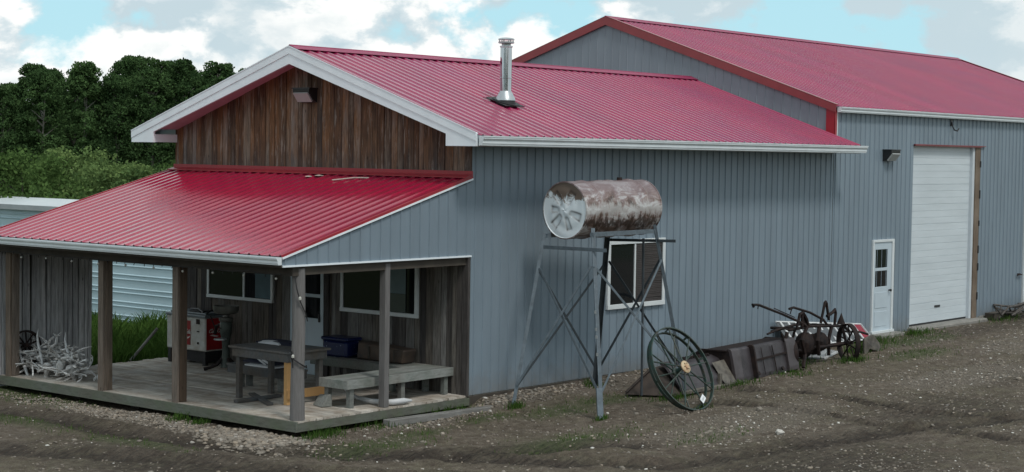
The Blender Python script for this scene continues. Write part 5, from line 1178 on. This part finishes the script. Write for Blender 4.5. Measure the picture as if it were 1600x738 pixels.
# cast-iron cream separator
se = thing('cream_separator', (-.72, 5.35, 0), 'old cast iron cream separator on curved feet beside the drinks cooler', 'separator')
cx, cy = -.70, 5.33
MB().lathe([(.10, .05), (.085, .12), (.065, .35), (.075, .55), (.09, .62), (.11, .70), (.115, .86), (.09, .93)], (cx, cy, 0), n=24).build('column', 'iron_green', se, smooth=True)
for a in (.4, 2.5, 4.6, 5.6):
    mb = MB(); d = Vector((math.cos(a), math.sin(a), 0)); c_ = Vector((cx, cy, 0)); mb.tube([c_+d*.06+Vector((0, 0, .22)), c_+d*.16+Vector((0, 0, .10)), c_+d*.28+Vector((0, 0, .05)), c_+d*.40+Vector((0, 0, .02))], [.03, .03, .028, .035], 8); mb.build('foot', 'rusty_iron', se, smooth=True)
MB().lathe([(0, 1.03), (.10, 1.03), (.21, 1.06), (.235, 1.10), (.235, 1.19), (.22, 1.19), (.215, 1.09), (0, 1.07)], (cx, cy, 0), n=32).build('supply_bowl', 'separator_bowl', se, smooth=True)
MB().lathe([(.115, .90), (.13, .92), (.13, .97), (.06, .99), (.05, 1.04)], (cx, cy, 0), n=24).build('gear_housing', 'separator_bowl', se, smooth=True)
mb = MB(); mb.tube([(cx-.10, cy, .78), (cx-.2, cy+.08, .80), (cx-.22, cy+.14, .95), (cx-.2, cy+.2, 1.0)], .012, 7); mb.tube([(cx, cy+.1, .85), (cx-.02, cy+.25, .80), (cx-.02, cy+.28, .65)], .03, 8); mb.build('crank_handle', 'rusty_iron', se, smooth=True)
mb = MB(); mb.lathe([(0, .575), (.12, .575), (.12, .60), (0, .60)], (cx-.16, cy-.03, 0), n=20); mb.build('can_shelf', 'galvanised', se, smooth=True)

# ------------------------------------------------------------------ antler heap
ra = random.Random(11)
AG = 'antlers heaped at the left end of the deck'; AT = 'pale branched antler tangled in the heap at the left end of the deck'
def antler(mb, base, d0, up, size):
    d = Vector(d0).normalized(); u = Vector(up); u = (u-d*u.dot(d)).normalized(); side = d.cross(u).normalized(); p = Vector(base); pts = [p.copy()]; n = 14; rs_ = [.026*size]
    bend = ra.uniform(2.0, 3.2); tines = []
    for i in range(n):
        q = i/n; dirn = (d*math.cos(q*bend)+u*math.sin(q*bend)+side*.25*math.sin(q*3)).normalized(); p = p+dirn*.058*size; pts.append(p.copy()); rs_.append((.024*(1-q*.75))*size)
        if i in (1, 4, 7, 10): tines.append((p.copy(), dirn, (.24-.012*i)*size))
    mb.tube(pts, rs_, 8)
    inw = (Vector(pts[7])-Vector(base)).normalized()
    for k, (tp, dn_, tl) in enumerate(tines):
        o_ = (dn_.cross(side)*(-1)).normalized(); st_ = (o_*.75+dn_*.5+side*ra.uniform(-.3, .3)).normalized()
        mb.tube([tp+(st_*q_+dn_*(q_*q_*.55)+o_*(-.25*q_*q_))*tl for q_ in (0, .3, .6, .85, 1)], [.017*size, .014*size, .010*size, .006*size, .002*size], 6)
for i in range(100):
    q = (i+.5)/100; yy = 5.85+1.62*q; env = math.sin(math.pi*(.10+.80*q))**.6
    layer = ra.uniform(0, 1)**1.1; z = .03+.50*layer*env; xx = -3.50+ra.uniform(-.34, .30)*(1-.6*layer)
    a = ra.uniform(0, 6.28); th = ra.uniform(-.5, .5); mb = MB()
    antler(mb, (xx-.18*math.cos(a), yy-.22*math.sin(a), z), (math.cos(a), math.sin(a), .15), (math.cos(a+1.57)*ra.choice((-1, 1)), math.sin(a+1.57)*ra.choice((-1, 1)), ra.uniform(-.3, .6)), ra.uniform(.58, .84))
    mz = min(v[2] for v in mb.v); mb.v = [(v[0], v[1], v[2]+max(0, .004-mz)) for v in mb.v]
    xs_ = [v[0] for v in mb.v]; sx = max(0, max(xs_)+2.95)-max(0, -3.92-min(xs_)); ys_ = [v[1] for v in mb.v]; sy = max(0, max(ys_)-7.64)-max(0, 5.72-min(ys_))
    mb.v = [(v[0]-sx, v[1]-sy, v[2]) for v in mb.v]
    tag(mb.build('antler', 'antler_bone', smooth=True), AT, 'antler', AG)
for p, d, lab in (((-3.62, 6.92, .42), (-.1, .12, 1), 'tall single antler spike rising in front of the rusty spoked wheel'), ((-3.5, 6.25, .42), (.05, .45, 1), 'long thin antler spike pointing up and left from the middle of the heap'), ((-3.7, 7.25, .1), (-.1, .35, .9), 'antler spike at the far left end of the heap beside the post')):
    mb = MB(); p = Vector(p); d = Vector(d).normalized(); mb.tube([p-d*.25, p, p+d*.15+Vector((0, .03, 0)), p+d*.30+Vector((0, 0.02, 0)), p+d*.44+Vector((0, -.05, 0))], [.02, .026, .024, .017, .004], 8); tag(mb.build('antler', 'pale_bone', smooth=True), lab, 'antler', AG)
for i, (x_, y_, z_) in enumerate(((-3.62, 6.35, .20), (-3.6, 6.75, .12), (-3.55, 6.1, .14), (-3.3, 6.5, .34))):
    mb = MB(); mb.lathe([(0, -.16), (.035, -.15), (.05, -.05), (.085, .03), (.09, .09), (.06, .13), (0, .14)], (x_, y_, z_), (ra.uniform(-.5, .5), ra.uniform(-.6, .6), .7), 12)
    tag(mb.build('animal_skull', 'antler_bone', smooth=True), 'pale animal skull half buried in the antler heap', 'skull', 'skulls in the antler heap')
mb = MB(); mb.lathe([(0, -.05), (.06, -.04), (.07, .03), (.045, .08), (0, .1)], (-3.3, 5.62, .08), (0, -1, .2), 12); mb.tube([(-3.3, 5.6, .06), (-3.32, 5.45, .05), (-3.3, 5.3, .07)], [.04, .03, .045], 8); o = mb.build('bleached_bone', 'pale_bone', smooth=True); tag(o, 'small bleached bone lying on the deck right of the antlers', 'bone')
rw = thing('rusty_wheel', (-3.52, 7.5, 0), 'dark rusty spoked wheel leaning on the gray boards behind the antlers', 'wheel')
iron_wheel(rw, (-3.52, 7.50, .50), (-.3, -1, .15), .27, 10, wid=.10); 
mb = MB(); mb.box(-3.67, -3.37, 7.38, 7.60, .002, .22); mb.build('chock_block', 'bark_dark', rw)
# leaning pole behind the deck
mb = MB(); mb.tube([(-.9, 8.05, -.2), (-.25, 7.85, .55)], .03, 8); o = mb.build('leaning_pole', 'gray_plank', smooth=True); tag(o, 'pale wooden pole leaning in the grass left of the drinks cooler', 'pole')
# string lights along the beam and on the posts
sl_ = thing('string_lights', (-4.0, 3.8, 2.2), 'dark string of small bulbs hanging under the porch eave', 'string lights')
mb = MB(); pts = []; y = .25
while y < 7.5: pts.append((-4.07, y, 2.235-.03*abs(math.sin(y*3.1))-random.uniform(0, .012))); y += .12
mb.tube(pts, .006, 5); bl = []
for i in range(1, len(pts), 2): mb.tube([pts[i], (pts[i][0]-.005, pts[i][1]+random.uniform(-.03, .03), pts[i][2]-.045)], .006, 5)
mb.tube([(-4.0, .05, 2.25), (-3.99, .0, 2.0), (-3.93, -.02, 1.8), (-3.83, -.03, 1.62), (-3.76, .0, 1.5)], .009, 5)
mb.tube([(-3.98, .12, 1.0), (-3.985, .06, .93), (-3.92, -.03, .86), (-3.8, -.03, .80), (-3.75, .03, .82)], .012, 5); mb.tube([(-3.98, .12, 1.05), (-3.985, .08, .8)], .012, 5)
mb.build('cable', 'rubber_black', sl_)
mb = MB()
bp_ = [((pts[i][0], pts[i][1], pts[i][2]-.045), [(0, .0), (.018, -.012), (.02, -.03), (0, -.045)]) for i in range(1, len(pts), 6)]
bp_ += [((-3.95, -.03, 1.86), [(0, .03), (.022, .01), (.022, -.02), (0, -.035)]), ((-3.99, .07, .98), [(0, .03), (.022, .01), (.022, -.02), (0, -.035)])]
for c_, pf in bp_: MB().lathe(pf, c_, Z3, 8).build('bulb', 'bulb_glass', sl_, smooth=True)
# droppings and twigs on the porch roof
mb = MB()
def onroof(x, y, h=.02): return Vector((x, y, ZPE+(x-XE)*sgl+h))
mb.lathe([(0, .02), (.05, .012), (.07, 0)], onroof(-.35, 3.55), Z3, 9); mb.lathe([(0, .02), (.06, .012), (.09, 0)], onroof(-.28, 3.35), Z3, 9)
mb.tube([onroof(-.55, 2.75, .03), onroof(-.40, 2.35, .04), onroof(-.35, 2.05, .03)], .012, 5); o = mb.build('roof_debris', 'bird_mess'); tag(o, 'pale twig and droppings lying on the porch roof near the gable', 'debris')
# lone rocks on the yard
for (x, y, s, lab) in ((1.05, -5.4, .085, 'pale gray rock standing alone on the foreground gravel'), (2.75, -4.0, .07, 'flat brown rock on the edge of the wheel rut')):
    bb = MB(); z = gz(x, y); vs = [(x+p[0]*s*random.uniform(.8, 1.2), y+p[1]*s*random.uniform(.7, 1), z+s*.35+p[2]*s*.7*random.uniform(.8, 1.2)) for p in ICO]; bb.poly(vs, [tuple(map(int, f)) for f in ICF], .95 if s > .08 else .5); o = bb.build('rock', 'stones'); tag(o, lab, 'rock')
